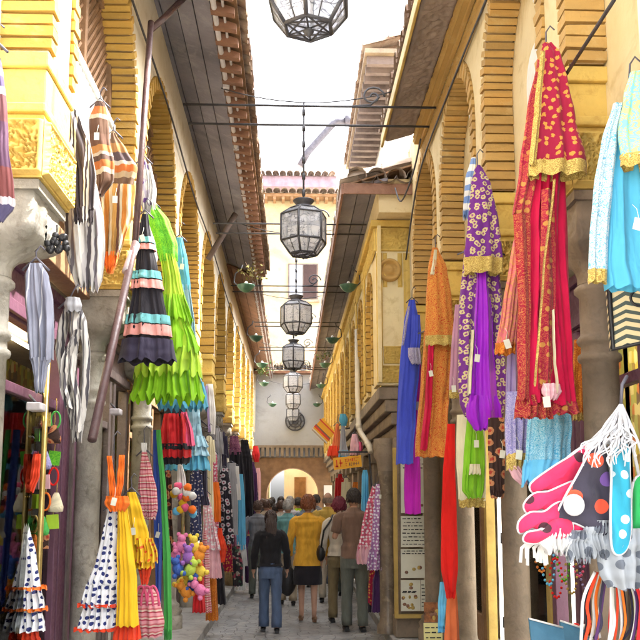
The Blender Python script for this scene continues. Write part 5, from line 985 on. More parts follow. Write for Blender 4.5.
for (x0, y0, x1, y1, d, lab, mt) in ((532, 620, 566, 640, 4.25, 'blue picture booklet standing on the near counter', 'paper_blue'), (563, 622, 590, 640, 4.45, 'second blue booklet behind the first on the counter', 'paper_blue')):
    a = at(x0, y0, d); b = at(x1, y0+9, d); T = thing('booklet', lab, 'booklet', (a.x, d, .9), 'booklets on the counter'); f = MB(); f.prism([Vector((a.x, d, .9)), Vector((b.x, d, .9)), Vector((b.x, d+.05, b.z)), Vector((a.x, d+.05, a.z))], (0, 0, 0), (0, .02, 0)); o = f.build('cover', MT[mt], T); f = MB(); f.tube([Vector((a.x, d+.045, a.z)), Vector((b.x, d+.045, b.z))], .005, 5); f.build('edge', MT['white_paint'], o)
T = thing('trinket_tray', 'tray of red and white trinkets on the near counter', 'tray', (1.55, 4.6, .9)); f = MB(); f.bx(1.42, 1.8, 4.55, 4.85, .903, .93); f.build('tray', MT['wood_brown'], T); 
for i in range(14): f = MB(); f.ell((1.45+.024*i+.0, 4.6+rr.uniform(0, .2), .955), (.025, .03, .025), 8); f.build('trinket', MT[['red_cloth', 'white_cloth', 'orange_cloth'][i % 3]], T)

# ------------------------------------------------------------------ signs, toys and pipes over the far right shops
def sign_strokes(f, P0, du, dv, nrm, rows, seed, th=.004):
    q = random.Random(seed)
    for (u0, u1, v0, v1, mi, n) in rows:
        w_ = (u1-u0)/n
        for i in range(n):
            u = u0+w_*i
            for kk in range(q.randint(2, 3)):
                if q.random() < .5: a0, a1, b0, b1 = u+w_*q.uniform(.05, .5), 0, v0, v1; a1 = a0+w_*.22
                else: a0, a1 = u+w_*.05, u+w_*.75; b0 = v0+(v1-v0)*q.choice((0, .4, .8)); b1 = b0+(v1-v0)*.2
                f.prism([P0+du*a0+dv*b0, P0+du*a1+dv*b0, P0+du*a1+dv*b1, P0+du*a0+dv*b1], nrm*.001, nrm*th, mi=mi)
T = thing('hanging_sign', 'orange yellow rectangular shop sign on an iron bracket', 'sign', tuple(at(347, 469, 12.2))); P = [at(334, 470, 12.2), at(362, 466.5, 12.2), at(361, 455, 12.2), at(333, 458, 12.2)]
MT['sign_orange'] = surf('sign_orange', (.82, .40, .02), .5, .05, 5, .05, 30); MT['sign_red'] = surf('sign_red', (.72, .06, .02), .5, .05, 5, .05, 30)
f = MB(); f.prism(P, (0, 0, 0), (0, .04, 0)); f.build('panel', MT['sign_orange'], T); f = MB(); du, dv = P[1]-P[0], P[3]-P[0]; sign_strokes(f, P[0], du, dv, Vector((0, -1, 0)), [(.05, .36, .2, .8, 0, 2), (.4, .92, .55, .8, 0, 8), (.42, .5, .2, .42, 0, 1), (.55, .92, .18, .45, 1, 6)], 3); f.build('lettering', [MT['sign_red'], MT['wood_red']], T)
f = MB(); a = at(338, 452, 12.2); b = at(369, 452, 12.2); f.tube([a, b], .014, 6); f.tube([b, b+Vector((.04, 0, -.6))], .014, 6); f.tube([at(340, 452, 12.2), at(340, 457, 12.2)], .006, 5); f.tube([at(357, 452, 12.2), at(357, 456, 12.2)], .006, 5); f.build('bracket', MT['iron'], T)
T = thing('hanging_sign', 'tilted yellow box sign with red and brown stripes', 'sign', tuple(at(325, 444, 13))); P = [at(326.5, 443.5, 13), at(335.5, 432, 13), at(323, 417.5, 13), at(312, 429, 13)]
f = MB(); f.prism(P, (0, 0, 0), (0, .12, 0)); f.build('box', MT['sign_orange'], T); du, dv = P[1]-P[0], P[3]-P[0]; f = MB()
for (u0, u1, mi) in ((.0, .1, 2), (.22, .36, 0), (.36, .46, 1), (.82, .9, 0)): f.prism([P[0]+du*u0, P[0]+du*u1, P[0]+du*u1+dv, P[0]+du*u0+dv], (0, -.004, 0), (0, -.001, 0), mi=mi)
f.build('stripe', [MT['sign_red'], MT['wood_red'], MT['cream_paint']], T); f = MB(); f.tube([at(335, 431, 13.05), at(350, 428, 13.05)], .012, 6); f.build('bracket', MT['iron'], T)
garment('string_bag', 'orange net bag hanging left above the orange sign', 'bag', 12.5, [('body', 'orange_soft', [(424, 336, 339), (440, 333, 341), (455, 329, 342), (460, 331, 340)], dict(folds=5, depth=.7)), ('ruffle', 'orange_red', [(446, 329, 341), (456, 328, 342)], dict(flare=.03, folds=8, nz=6, depth=.75))], hook=(338, 416))
garment('doll_dress', 'small white and blue doll dress above the orange sign', 'dress', 12.4, [('dress', 'grey_cloth', [(424, 341, 345), (440, 340, 346), (456, 339, 349)], dict(folds=5)), ('hat', 'blue_teal', [(414, 340, 346), (420, 339, 348), (426, 341, 346)], dict(nz=6, depth=.8)), ('hem', 'sky_scarf', [(450, 339, 348), (457, 338.5, 349)], dict(nz=5))], hook=(343, 407))
garment('string_bag', 'pink net bag hanging right above the orange sign', 'bag', 12.3, [('body', 'pale_pink', [(434, 352, 357), (445, 350, 361), (455, 350, 360)], dict(folds=5, depth=.7)), ('pompom', 'pink_cloth', [(442, 355, 362), (448, 354, 363), (452, 356, 362)], dict(nz=6, depth=.8))], hook=(355, 426))
T = thing('drainpipe', 'cream drainpipe bending out over the far right arches', 'pipe', tuple(at(370, 452, 11.3))); f = MB(); f.tube([at(357, 330, 13), at(357.5, 395, 12.6), at(359, 428, 12.2), at(361, 433, 12.1), at(369, 445, 11.7), at(370.5, 452, 11.6)], .035, 10); f.build('pipe', MT['cream_paint'], T); f = MB(); f.tube([at(358.5, 424, 12.22), at(359, 429, 12.18)], .043, 10); f.tube([at(367.5, 443, 11.8), at(369, 446, 11.68)], .043, 10); f.build('collar', MT['cream_paint'], T)
T = thing('marble_column', 'dark polished round column beside the violet spotted dress', 'column', tuple(at(388, 612, 10.4))); c = at(388, 600, 10.4); f = MB(); f.lathe([(.13, .12), (.13, .2), (.10, .24), (.092, .3), (.088, 1.85), (.1, 1.87), (.1, 1.93)], (c.x, c.y, 0), 24); f.build('shaft', MT['marble_dark'], T); f = MB(); f.lathe([(.1, 1.93), (.12, 2.05), (.15, 2.1), (.15, 2.3)], (c.x, c.y, 0), 24); f.build('capital', MT['stone_warm'], T)

# ------------------------------------------------------------------ lanterns and overhead ironwork
def lantern(label, px, ytop, ybot, wpx, D, zc, proto=None, rz=0, group='glass lanterns in a row over the alley'):
    c = at(px, (ytop+ybot)/2, D); Rr = .5*wpx/860*D; sc_ = Rr/.225
    if proto is None:
        T = thing('glass_lantern', label, 'lantern', (0, 0, 0), group); n = 6
        lv = [(.135, .20), (.225, .135), (.225, -.125), (.135, -.245)]
        def pt(l, k): r_, z = lv[l]; th = 2*PI*k/n+.3; return Vector((r_*math.cos(th), r_*math.sin(th), z))
        f = MB()
        for l in range(4): f.tube([pt(l, k) for k in range(n+1)], .011, 6)
        for l in range(3):
            for k in range(n): f.tube([pt(l, k), pt(l+1, k)], .0115, 6)
        fr = f.build('frame', MT['iron'], T)
        for l in range(3):
            for k in range(n):
                a, b, c_, d = pt(l, k), pt(l, k+1), pt(l+1, k+1), pt(l+1, k); nm = (b-a).cross(d-a).normalized(); f = MB()
                W_ = (c_-d).length; H_ = (a-d).length; q = [p-nm*.003 for p in (a, b, c_, d)]; q2 = [p+nm*.003 for p in (a, b, c_, d)]; uvs = [(k*.37, H_+l*.4), (k*.37+W_, H_+l*.4), (k*.37+W_, l*.4), (k*.37, l*.4)]
                f.add(q+q2, [(0, 1, 2, 3), (7, 6, 5, 4)], uvs+uvs); f.build('pane', MT['lace_glass'], T)
        f = MB(); bt = [pt(3, k)*.0+Vector((pt(3, k).x*.97, pt(3, k).y*.97, -.245)) for k in range(n)]; f.add(bt+[b+Vector((0, 0, .006)) for b in bt], [tuple(range(n)), tuple(range(2*n-1, n-1, -1))], [(p.x, p.y) for p in bt]*2); bp = f.build('bottom_pane', MT['lace_glass'], T)
        f = MB()
        for k in range(n): f.tube([pt(3, k)*1, Vector((pt(3, k+2).x, pt(3, k+2).y, -.247))], .006, 5); f.tube([Vector((0, 0, -.247)), pt(3, k)], .005, 5)
        for k in range(n):  # glazing bars low on the sloping panes
            a, d = (pt(2, k)+pt(2, k+1))/2, (pt(3, k)+pt(3, k+1))/2; f.tube([a, d], .005, 5)
        f.build('star_bars', MT['iron'], T)
        f = MB(); f.lathe([(.14, .20), (.12, .215), (.07, .225), (.075, .25), (.105, .285), (.10, .292), (.045, .30), (.03, .315), (.0, .32)], (0, 0, 0), 20); f.build('cap', MT['iron'], T); f = MB(); f.lathe([(0, -.245), (.02, -.25), (.03, -.265), (.015, -.285), (0, -.30)], (0, 0, 0), 14); f.build('finial', MT['iron'], T)
    else:
        T = copy_tree(proto); T['label'] = label
    T.location = c; T.scale = (sc_, sc_, sc_); T.rotation_euler.z = rz
    return T, c, sc_
Ls = [(308.5, -61, 31, 87, 4.35, 'nearest large glass lantern, cut by the top edge'), (303.5, 203, 256, 46, 8.0, 'second glass lantern, whole, below the far tiled roofs'), (296, 300, 332, 31, 12.2, 'third glass lantern, just below the shuttered window'), (293.5, 343, 368, 23.5, 16.3, 'fourth glass lantern, bright white panes'), (293, 373, 391, 18.5, 20.5, 'fifth glass lantern in front of the pale gateway wall'), (293, 393, 407, 15.5, 24.2, 'sixth glass lantern, small and grey'), (293, 409, 418, 13, 27.2, 'last and smallest glass lantern above the rosette')]
proto = None
for i, (px, yt, yb, wp, D, lab) in enumerate(Ls):
    T, c, s_ = lantern(lab, px, yt, yb, wp, D, 5.2, proto, rz=[.12, .0, .45, .2, .75, .3, .1][i]); proto = proto or T
    zc = 5.32 if i < 4 else 5.1; top = c+Vector((0, 0, .31*s_)); f = MB(); xa, xb = (-.72, .80) if i > 1 else (-.68, .96)
    if zc < top.z: zc = top.z+.1
    f.tube([top, Vector((c.x, c.y, zc-.03))], .009, 6)
    for k in range(6): f.tube([top+(Vector((c.x, c.y, zc-.03))-top)*(k/6+.03), top+(Vector((c.x, c.y, zc-.03))-top)*(k/6+.09)], .016, 6)
    o = f.build('hanging_chain', MT['iron']); o.parent = T; o.matrix_parent_inverse = (Matrix.Translation(c) @ Matrix.Rotation(T.rotation_euler.z, 4, 'Z') @ Matrix.Scale(s_, 4)).inverted()
    f = MB(); f.tube([Vector((xa+(xb-xa)*q/16, c.y, zc+.1*((2*(q/16)-1)**2)-.03*(1-(2*q/16-1)**2))) for q in range(17)], .006, 5)
    o = f.build('lantern_cable', MT['iron']); tag(o, f"thin sagging cable carrying the {lab.split(' glass lantern')[0]} lantern", 'cable', 'cables carrying the lanterns')
on = ['first', 'second', 'third', 'fourth', 'fifth', 'sixth']
for i, D in enumerate((7.75, 10.9, 14.2, 17.2, 20.1, 23.2)):
    for j in (0, 1):
        d = D+.42*j; f = MB(); xr = 1.0 if D < 10 else .62; z = 5.14 if D < 10 else 5.02; f.tube([(-1.0 if D < 15 else -.75, d, z), (xr+.3, d, z)], .011, 6); b = f.build('tie_rod', MT['iron'])
        tag(b, f"{'front' if j == 0 else 'rear'} iron tie rod of the {on[i]} pair from the camera", 'tie rod', 'iron tie rods across the alley')
        if j == 0:
            f = MB(); f.tube([Vector((xr-.28+.0*q+.11*(1-q/22)*math.cos(q*.5), d, z+.10+.1*(1-q/22)*math.sin(q*.5))) for q in range(20)], .01, 5); f.tube([(xr-.5, d, z), (xr-.3, d, z+.02), (xr-.22, d, z+.1)], .01, 5); f.build('scroll', MT['iron'], b)
# green bowl lamps
def bowl(label, p, s, proto=None):
    if proto is None:
        T = thing('bowl_lamp', label, 'lamp', (0, 0, 0), 'green bowl lamps under the eaves')
        f = MB(); f.lathe([(.0, -.105), (.04, -.10), (.09, -.07), (.13, -.02), (.14, .0), (.145, .012), (.132, .01), (.12, -.015), (.08, -.06), (0, -.085)], (0, 0, 0), 20); f.build('bowl', MT['green_enamel'], T)
        f = MB(); f.ell((.0, 0, .03), (.032, .032, .05), 10); f.build('bulb', MT['white_paint'], T)
        f = MB(); f.tube([(0, 0, -.08), (.0, .0, -.02)], .012, 6); f.tube([(.13, 0, 0), (.19, 0, .06), (.17, 0, .2), (.08, 0, .27), (.06, 0, .34)], .011, 6); f.build('arm', MT['iron'], T)
    else: T = copy_tree(proto); T['label'] = label
    T.location = p; T.scale = (.88,)*3; T.rotation_euler.z = 0 if s > 0 else PI; return T
bp = None
for (x, y, D, s, lab) in ((246, 286, 12.2, -1, 'green bowl lamp under the left eave, nearest of its row'), (348.5, 286, 12.2, 1, 'green bowl lamp under the right eave, nearest of its row'), (256, 337, 16.2, -1, 'green bowl lamp second along the left eave'), (332.5, 339, 16.2, 1, 'green bowl lamp second along the right eave'), (262, 364, 19.4, -1, 'green bowl lamp third along the left eave'), (325, 364, 19.4, 1, 'green bowl lamp third along the right eave'), (264, 383, 22.6, -1, 'green bowl lamp fourth along the left eave'), (321, 385, 22.6, 1, 'green bowl lamp fourth along the right eave'), (272.5, 404, 27, -1, 'last green bowl lamp at the left of the gateway wall'), (317, 404, 27, 1, 'last green bowl lamp at the right of the gateway wall')):
    T = bowl(lab, at(x, y, D), s, bp); bp = bp or T
# plants in some bowls
MT['dry_leaf'] = surf('dry_leaf', (.22, .20, .06), .9, .4, 20, .3, 60); MT['green_leaf'] = surf('green_leaf', (.09, .16, .04), .9, .4, 20, .3, 60)
def sprig(name, label, p, mat, n=60, r=.16, seed=0, h=.3):
    q = random.Random(seed); T = thing(name, label, 'plant', tuple(p)); f = MB(); g_ = MB()
    for i in range(9):
        d = Vector((q.gauss(0, .5), q.gauss(0, .5), q.uniform(.3, 1))).normalized()*q.uniform(.5, 1)*h; g_.tube([p, p+d*.6+Vector((0, 0, .02)), p+d], [.005, .004, .002], 4)
        for k in range(n//9):
            c = p+d*q.uniform(.35, 1.05)+Vector((q.gauss(0, .03), q.gauss(0, .03), q.gauss(0, .03))); a = Vector((q.gauss(0, 1), q.gauss(0, 1), q.gauss(0, 1))).normalized()*.03; b = a.cross(Vector((q.gauss(0, 1), q.gauss(0, 1), q.gauss(0, 1)))).normalized()*.014
            f.add([c-a, c+b, c+a, c-b], [(0, 1, 2, 3)])
    f.build('leaves', MT[mat], T); g_.build('stem', MT['wood_brown'], T)
sprig('bowl_plant', 'dry sprig growing beside the nearest left bowl lamp', at(253, 281, 12.3), 'dry_leaf', seed=2); sprig('bowl_plant', 'green trailing plant by the third left bowl lamp', at(263, 374, 19.5), 'green_leaf', seed=3, n=110); sprig('bowl_plant', 'green sprig at the third right bowl lamp', at(326, 360, 19.6), 'green_leaf', seed=4)

# slanting awning pole
T = thing('awning_pole', 'slanting reddish brown pole leaning across the left arcade', 'pole', tuple(at(92, 440, 4.55))); f = MB()
a, b, c_ = at(92, 440, 4.6), at(135, 243, 5.6), at(151, 22, 6.1); f.tube([a, (a+b)/2, b], .024, 12); f.tube([b, (b+c_)/2, c_], .022, 12); f.build('shaft', MT['pole_red'], T)
f = MB(); f.tube([at(126, 272, 5.42), at(134, 250, 5.56), at(136, 245, 5.6)], .026, 12); f.build('taped_joint', MT['gutter'], T)
f = MB(); f.tube([c_+Vector((0, 0, -.06)), at(162, 20, 6.2), at(186, -4, 6.6)], .024, 10); f.build('brace', MT['pole_red'], T)
# hanging rails under the arches
for (s, X, y0, y1, z, lab) in ((1, 1.24, 2.6, 3.85, 3.52, 'thin iron hanging rail above the turquoise outfit'), (-1, -1.10, 8.8, 22, 2.55, 'thin iron hanging rail along the far left arcade')):
    f = MB(); f.tube([(X, y0, z), (X, y1, z)], .009, 6); k = y0+.3; T = thing('hanging_rail', lab, 'rail', (X, y0, z)); f.build('bar', MT['iron'], T); f = MB()
    while k < y1: f.tube([(X, k, z), (X+s*.2, k, z+.06)], .006, 5); k += 1.05
    f.build('bracket', MT['iron'], T)
# lamp boxes on the window head, rings on the glass, window stock
for (x, y, D, lab) in ((36, 407, 5.0, 'small white spotlight box over the first shop window'), (116, 412, 6.9, 'small white spotlight box over the second shop front')):
    p = at(x, y, D); T = thing('spotlight_box', lab, 'spotlight', tuple(p)); f = MB(); f.box(p, (.08, .11, .045)); f.build('housing', MT['gutter'], T, bevel=.008); f = MB(); f.tube([p+Vector((0, .0, .02)), p+Vector((-.05, .04, .07))], .008, 6); f.build('arm', MT['iron'], T)
SC = ['lime_lace', 'gold_trim', 'orange_cloth', 'scarlet', 'amber', 'green_scarf', 'cream_cloth', 'violet_sequin', 'brown_flower', 'lime_pale', 'pale_pink']
cn = ['green', 'gold', 'orange', 'scarlet', 'amber', 'leaf green', 'cream', 'violet', 'brown', 'lime', 'pink']
rows_ = ['top row', 'second row', 'third row', 'fourth row', 'fifth row', 'sixth row', 'lowest row']; cl_ = ['far left', 'left', 'middle', 'right', 'far right']
for j in range(7):
    for i in range(5):
        if (i*3+j*5) % 7 == 0: continue
        ci = (i*4+j*3) % 11; p = at(12+i*10.5+rr.uniform(-2, 2), 417+j*21+rr.uniform(-4, 4), 5.75+.02*i); T = thing('souvenir_pouch', f'{cn[ci]} souvenir, {cl_[i]} of the {rows_[j]} in the first shop window', 'souvenir', tuple(p), 'souvenirs in the first shop window'); f = MB(); kk = (i+j) % 3
        if kk == 0: f.box(p, (.075, .012, .09), Matrix.Rotation(rr.uniform(-.12, .12), 3, 'Y'))
        elif kk == 1: f.tube([p+Vector((.03*math.sin(2*PI*q_/14), 0, .055*math.cos(2*PI*q_/14))) for q_ in range(15)], .007, 6)
        else: f.lathe([(.012, .06), (.02, .05), (.05, -.03), (.045, -.06), (0, -.065)], p, 14, sq=(1, .5))
        f.build('body', MT[SC[ci]], T); f = MB(); f.tube([p+Vector((0, 0, .045)), p+Vector((.004, 0, .1)), p+Vector((0, 0, .14))], .003, 4); f.build('cord', MT['gold_trim'], T)
f = MB(); f.tube([(-2.3, 4.6, 2.92), (-2.3, 6.0, 2.92)], .018, 8); f.build('display_fill_lamp', MT['warm_fill_lamp'], BL)  # tube out of sight, added to brighten the lit window display
f = MB(); f.tube([(-2.3, 6.9, 2.92), (-2.3, 8.0, 2.92)], .018, 8); f.build('display_fill_lamp', MT['warm_fill_lamp'], BL)  # second added tube, unseen, to brighten the next shop
f = MB(); 
for z in (1.95, 2.18): f.bx(-1.66, -1.9, 4.5, 5.7, z, z+.02)
T = f.build('window_shelves', MT['wood_ochre'], BL)
f = MB(); f.tube([(-1.56, 5.72, .2), (-1.56, 5.72, 2.6)], .018, 8); f.build('brass_edge', MT['brass'], BL)

# ------------------------------------------------------------------ denser racks further down the alley
EX = [  # x, top, bottom, top width, bottom width, depth, cloth, kind, label
 (209, 436, 520, 7, 9, 10.9, 'cream_cloth', 'shirt', 'cream shirt hanging behind the white scarf with violet edge'),
 (214, 452, 540, 6, 10, 12.1, 'rose_dots', 'dress', 'rose spotted dress between orange cloth and printed black dress'),
 (217, 428, 470, 7, 10, 12.6, 'grey_cloth', 'shirt', 'grey shirt high above the rose spotted dress on the left'),
 (222, 432, 468, 7, 9, 13.4, 'navy_cloth', 'shirt', 'navy top high on the left rail'),
 (227, 520, 572, 8, 11, 13.1, 'burgundy_dots', 'skirt', 'burgundy spotted skirt low on the left rail'),
 (232, 500, 560, 7, 10, 14.2, 'plum_print', 'dress', 'plum patterned dress under the grey shirt'),
 (240, 540, 590, 8, 10, 15.0, 'white_cloth', 'shirt', 'white shirt low under the sky blue scarf'),
 (246, 470, 525, 6, 8, 17.6, 'violet_sequin', 'scarf', 'violet sequin scarf between the black dresses'),
 (248, 545, 585, 7, 10, 18.2, 'crimson', 'skirt', 'crimson skirt deep on the left near the ground'),
 (255, 488, 545, 6, 8, 22, 'dark_floral', 'dress', 'dark flowered dress deepest on the left wall'),
 (258, 468, 520, 5, 6, 24, 'pale_pink', 'scarf', 'pale pink scarf deepest on the left wall'),
 (205, 545, 612, 8, 12, 10.0, 'pink_stripe', 'bag', 'tall pink striped bag low below the pink spotted dress'),
 (212, 575, 620, 9, 12, 10.9, 'amber', 'bag', 'amber cloth bag standing low behind the pink striped bag'),
 (220, 565, 604, 8, 11, 12.0, 'black_cloth', 'bag', 'black cloth bag hanging low by the red net sack'),
 (196, 470, 540, 8, 12, 8.6, 'navy_dots', 'shirt', 'navy spotted blouse behind the plush toys'),
 (203, 440, 500, 7, 9, 9.8, 'navy_cloth', 'dress', 'dark navy dress right of the pale blue tiered dress'),
 (199, 560, 612, 9, 12, 9.2, 'red_cloth', 'bag', 'red bag low behind the plush toys'),
 (168, 470, 560, 7, 12, 8.8, 'brown_flower', 'scarf', 'brown flowered scarf behind the green scarf'),
 (365, 470, 520, 6, 8, 12.0, 'sky_scarf', 'scarf', 'sky blue scarf behind the brown polo man'),
 (346, 478, 512, 5, 8, 14.5, 'cream_cloth', 'shirt', 'cream shirt under the orange sign on the right'),
 (340, 474, 505, 5, 7, 16.5, 'red_cloth', 'shirt', 'red top deeper under the orange sign'),
 (388, 455, 500, 5, 7, 10.9, 'white_stripe', 'scarf', 'white striped scarf behind the polished column'),
 (377, 575, 612, 8, 10, 10.6, 'purple_dark', 'bag', 'dark plum bag low under the violet dress'),
]
for (x, yt, yb, w0, w1, D, mt, kind, lab) in EX:
    nm = {'shirt': 'shirt', 'dress': 'long_dress', 'skirt': 'skirt', 'scarf': 'long_scarf', 'bag': 'cloth_bag'}[kind]; m_ = (yt+yb)/2
    ps = [('cloth', mt, [(yt, x-w0*.35, x+w0*.35), (yt+6, x-w0*.55, x+w0*.55), (m_, x-w0*.6, x+w0*.6), (yb, x-w1*.55, x+w1*.55)], dict(folds=5, amp=.035, depth=.7 if kind == 'bag' else .4))]
    if kind == 'dress': ps.append(('ruffle', mt, [(yb-4, x-w1*.55, x+w1*.55), (yb+5, x-w1*.6, x+w1*.6)], dict(flare=.03, folds=10, nz=6)))
    if kind == 'shirt':
        for sg in (-1, 1): ps.append(('sleeve', mt, [(yt+4, x+sg*w0*.5-2, x+sg*w0*.5+2), (yt+26, x+sg*w0*.72-2, x+sg*w0*.72+2)], dict(nz=10)))
    if kind == 'bag': ps.append(('strap', mt, [(yt-14, x-1, x+1), (yt+1, x-w0*.3, x+w0*.3)], dict(nz=5)))
    garment(nm, lab, kind, D, ps, hook=(x, yt-10) if kind in ('shirt', 'dress') else None)

# paper price tags on some of the goods, facade cables
q = random.Random(21)
for o in [o for o in COL.objects if o.parent is None and o.get('category') in ('dress', 'outfit', 'skirt', 'scarf', 'robe', 'poncho', 'shirt') and o.location.y < 11]:
    ch = [c for c in o.children if c.type == 'MESH' and c.name.split('.')[0] not in ('hanger',)]
    if not ch or q.random() < .45: continue
    c = ch[0]; vs = [v.co for v in c.data.vertices]; ym = min(v.y for v in vs); zc_ = q.uniform(.35, .75); zmin, zmax = min(v.z for v in vs), max(v.z for v in vs); z = zmin+(zmax-zmin)*zc_
    near = [v for v in vs if abs(v.z-z) < .04]
    if not near: continue
    v = min(near, key=lambda v: v.y+abs(v.x-sum(n.x for n in near)/len(near))*.3); p = Vector(v)+o.location+Vector((0, -.14 if o['category'] == 'outfit' else -.05, 0))
    f = MB(); rt = Matrix.Rotation(q.uniform(-.3, .3), 3, 'Y'); f.box(p, (.03, .002, .045), rt); f.tube([p+rt @ Vector((0, 0, .02)), p+Vector((.004, .012, .06)), p+Vector((0, .04, .085))], .0012, 4); f.build('price_tag', MT['paper'], o)
for (lab, pts) in (('thin black cable sagging along the left wall under the eave', [(-1.13, 3, 5.1), (-1.12, 5.4, 5.02), (-1.12, 7.6, 5.08), (-1.12, 9.8, 5.0), (-1.12, 12, 5.06), (-1.12, 16, 5.0), (-1.12, 22, 5.05)]), ('thin black cable sagging along the near right wall', [(1.30, 3, 4.98), (1.30, 5.2, 4.95), (1.30, 7, 4.99), (1.30, 8.9, 4.93), (1.28, 9.9, 4.3)]), ('dark cable looping down from the right eave end', [(1.28, 8.6, 5.2), (1.22, 8.8, 4.9), (1.15, 9.2, 4.75), (1.12, 9.5, 5.0)])):
    f = MB(); f.tube(smoothpoly(pts, 6, False), .009, 6); o = f.build('electric_cable', MT['iron']); tag(o, lab, 'cable')
# necklaces and small goods behind the right shop panes
NK = ['amber', 'sky_scarf', 'scarlet', 'lime_lace', 'gold_trim', 'pink_cloth', 'violet_sequin', 'cream_cloth']; nn = ['amber', 'sky blue', 'scarlet', 'green', 'gold', 'pink', 'violet', 'cream']
for i in range(8):
    p = at(541+i*7.5, 552+(i*13) % 30, 5.15+.03*i); T = thing('bead_necklace', f'{nn[i]} bead necklace hanging in the near right shop doorway', 'necklace', tuple(p), 'necklaces in the right doorway'); f = MB()
    for k_ in range(18): a_ = 2*PI*k_/18; f.ell(p+Vector((.035*math.sin(a_), .004*math.cos(a_*3), .11*math.cos(a_))), (.008, .008, .008), 6)
    f.build('bead', MT[NK[i]], T); f = MB(); f.tube([p+Vector((0, 0, .11)), p+Vector((0, 0, .2))], .002, 4); f.build('cord', MT['iron'], T)

for ya_, yb_ in ((4.5, 5.9), (6.3, 7.7)): f = MB(); f.tube([(2.5, ya_, 2.92), (2.5, yb_, 2.92)], .018, 8); f.build('display_fill_lamp', MT['warm_fill_lamp'], BR)  # unseen tubes added to brighten the right-hand shop interiors
# ------------------------------------------------------------------ people (built facing +Y, i.e. away from the camera)
def skinned(nodes, edges, name, mat, parent, sub=2, extra=None):
    me = bpy.data.meshes.new(name+'_rig'); me.from_pydata([n[0] for n in nodes], edges, []); o = bpy.data.objects.new(name+'_rig', me); COL.objects.link(o)
    sk = o.modifiers.new('s', 'SKIN'); sk.use_smooth_shade = True
    for i, n in enumerate(nodes):
        r = n[1]; me.skin_vertices[0].data[i].radius = (r, r) if not isinstance(r, tuple) else r
    me.skin_vertices[0].data[0].use_root = True
    ss = o.modifiers.new('ss', 'SUBSURF'); ss.levels = sub; ss.render_levels = sub
    dg = bpy.context.evaluated_depsgraph_get(); ev = o.evaluated_get(dg); m2 = bpy.data.meshes.new_from_object(ev)
    bpy.data.objects.remove(o); bpy.data.meshes.remove(me)
    if extra:  # join features that are part of the same body
        b = bmesh.new(); b.from_mesh(m2); t = bpy.data.meshes.new('t'); t.from_pydata([tuple(v) for v in extra.v], [], extra.f); b.from_mesh(t); b.to_mesh(m2); b.free(); bpy.data.meshes.remove(t)
    m2.materials.clear(); m2.materials.append(mat); m2.polygons.foreach_set('use_smooth', [True]*len(m2.polygons)); m2.polygons.foreach_set('material_index', [0]*len(m2.polygons)); m2.name = name
    r = bpy.data.objects.new(name, m2); COL.objects.link(r); r.parent = parent; return r
def tubeloft(mb, secs, n=20, seed=0, wr=.008, lo=0):
    """secs: (centre, rx, ry) bottom to top"""
    vs = []; k = len(secs)
    def fn(a, v):
        q = v*(k-1); i = min(k-2, int(q)); t = q-i; t2 = t*t*(3-2*t)
        A, B_ = secs[i], secs[i+1]; c = Vector(A[0]).lerp(Vector(B_[0]), t); rx = A[1]+(B_[1]-A[1])*t2; ry = A[2]+(B_[2]-A[2])*t2; th = 2*PI*a
        p = c+Vector((math.cos(th)*rx, math.sin(th)*ry, 0)); w_ = noise.noise(Vector((p.x*9+seed, p.y*9, p.z*13)))*wr+noise.noise(Vector((p.x*4+seed, p.y*4, p.z*22)))*wr*.7
        return p+Vector((math.cos(th), math.sin(th), 0))*w_, (a*1.2, p.z)
    mb.grid(fn, n, (k-1)*5); return mb
def limb(mb, pts, rad, seed=0, n=14, wr=.006):
    P = [Vector(p) for p in pts]; pp = []; rr_ = []
    for i in range(len(P)-1):
        for q in range(6): t = q/6; pp.append(P[i].lerp(P[i+1], t)); rr_.append((rad[i]+(rad[i+1]-rad[i])*t)*(1+noise.noise(Vector((seed, i+t*3, 1.1)))*.06))
    pp.append(P[-1]); rr_.append(rad[-1]); b = len(mb.v); mb.tube(pp, rr_, n)
    for i in range(b, len(mb.v)): mb.v[i] += Vector((noise.noise(mb.v[i]*14+Vector((seed, 0, 0))), noise.noise(mb.v[i]*14+Vector((0, seed, 5))), 0))*wr
HAIR = {}
def hairmat(name, c):
    if name not in HAIR:
        k = Nt('hair_'+name); o = k.obj(60, 60, 6); n1 = k.noise(o, 1, 4); k.set(k.b.inputs['Base Color'], k.mix(n1, lit(c, .5), lit(c, 1.5))); k.b.inputs['Roughness'].default_value = .5
        k.set(k.b.inputs['Normal'], k.bump(n1, .6, .01)); HAIR[name] = k.m
    return HAIR[name]
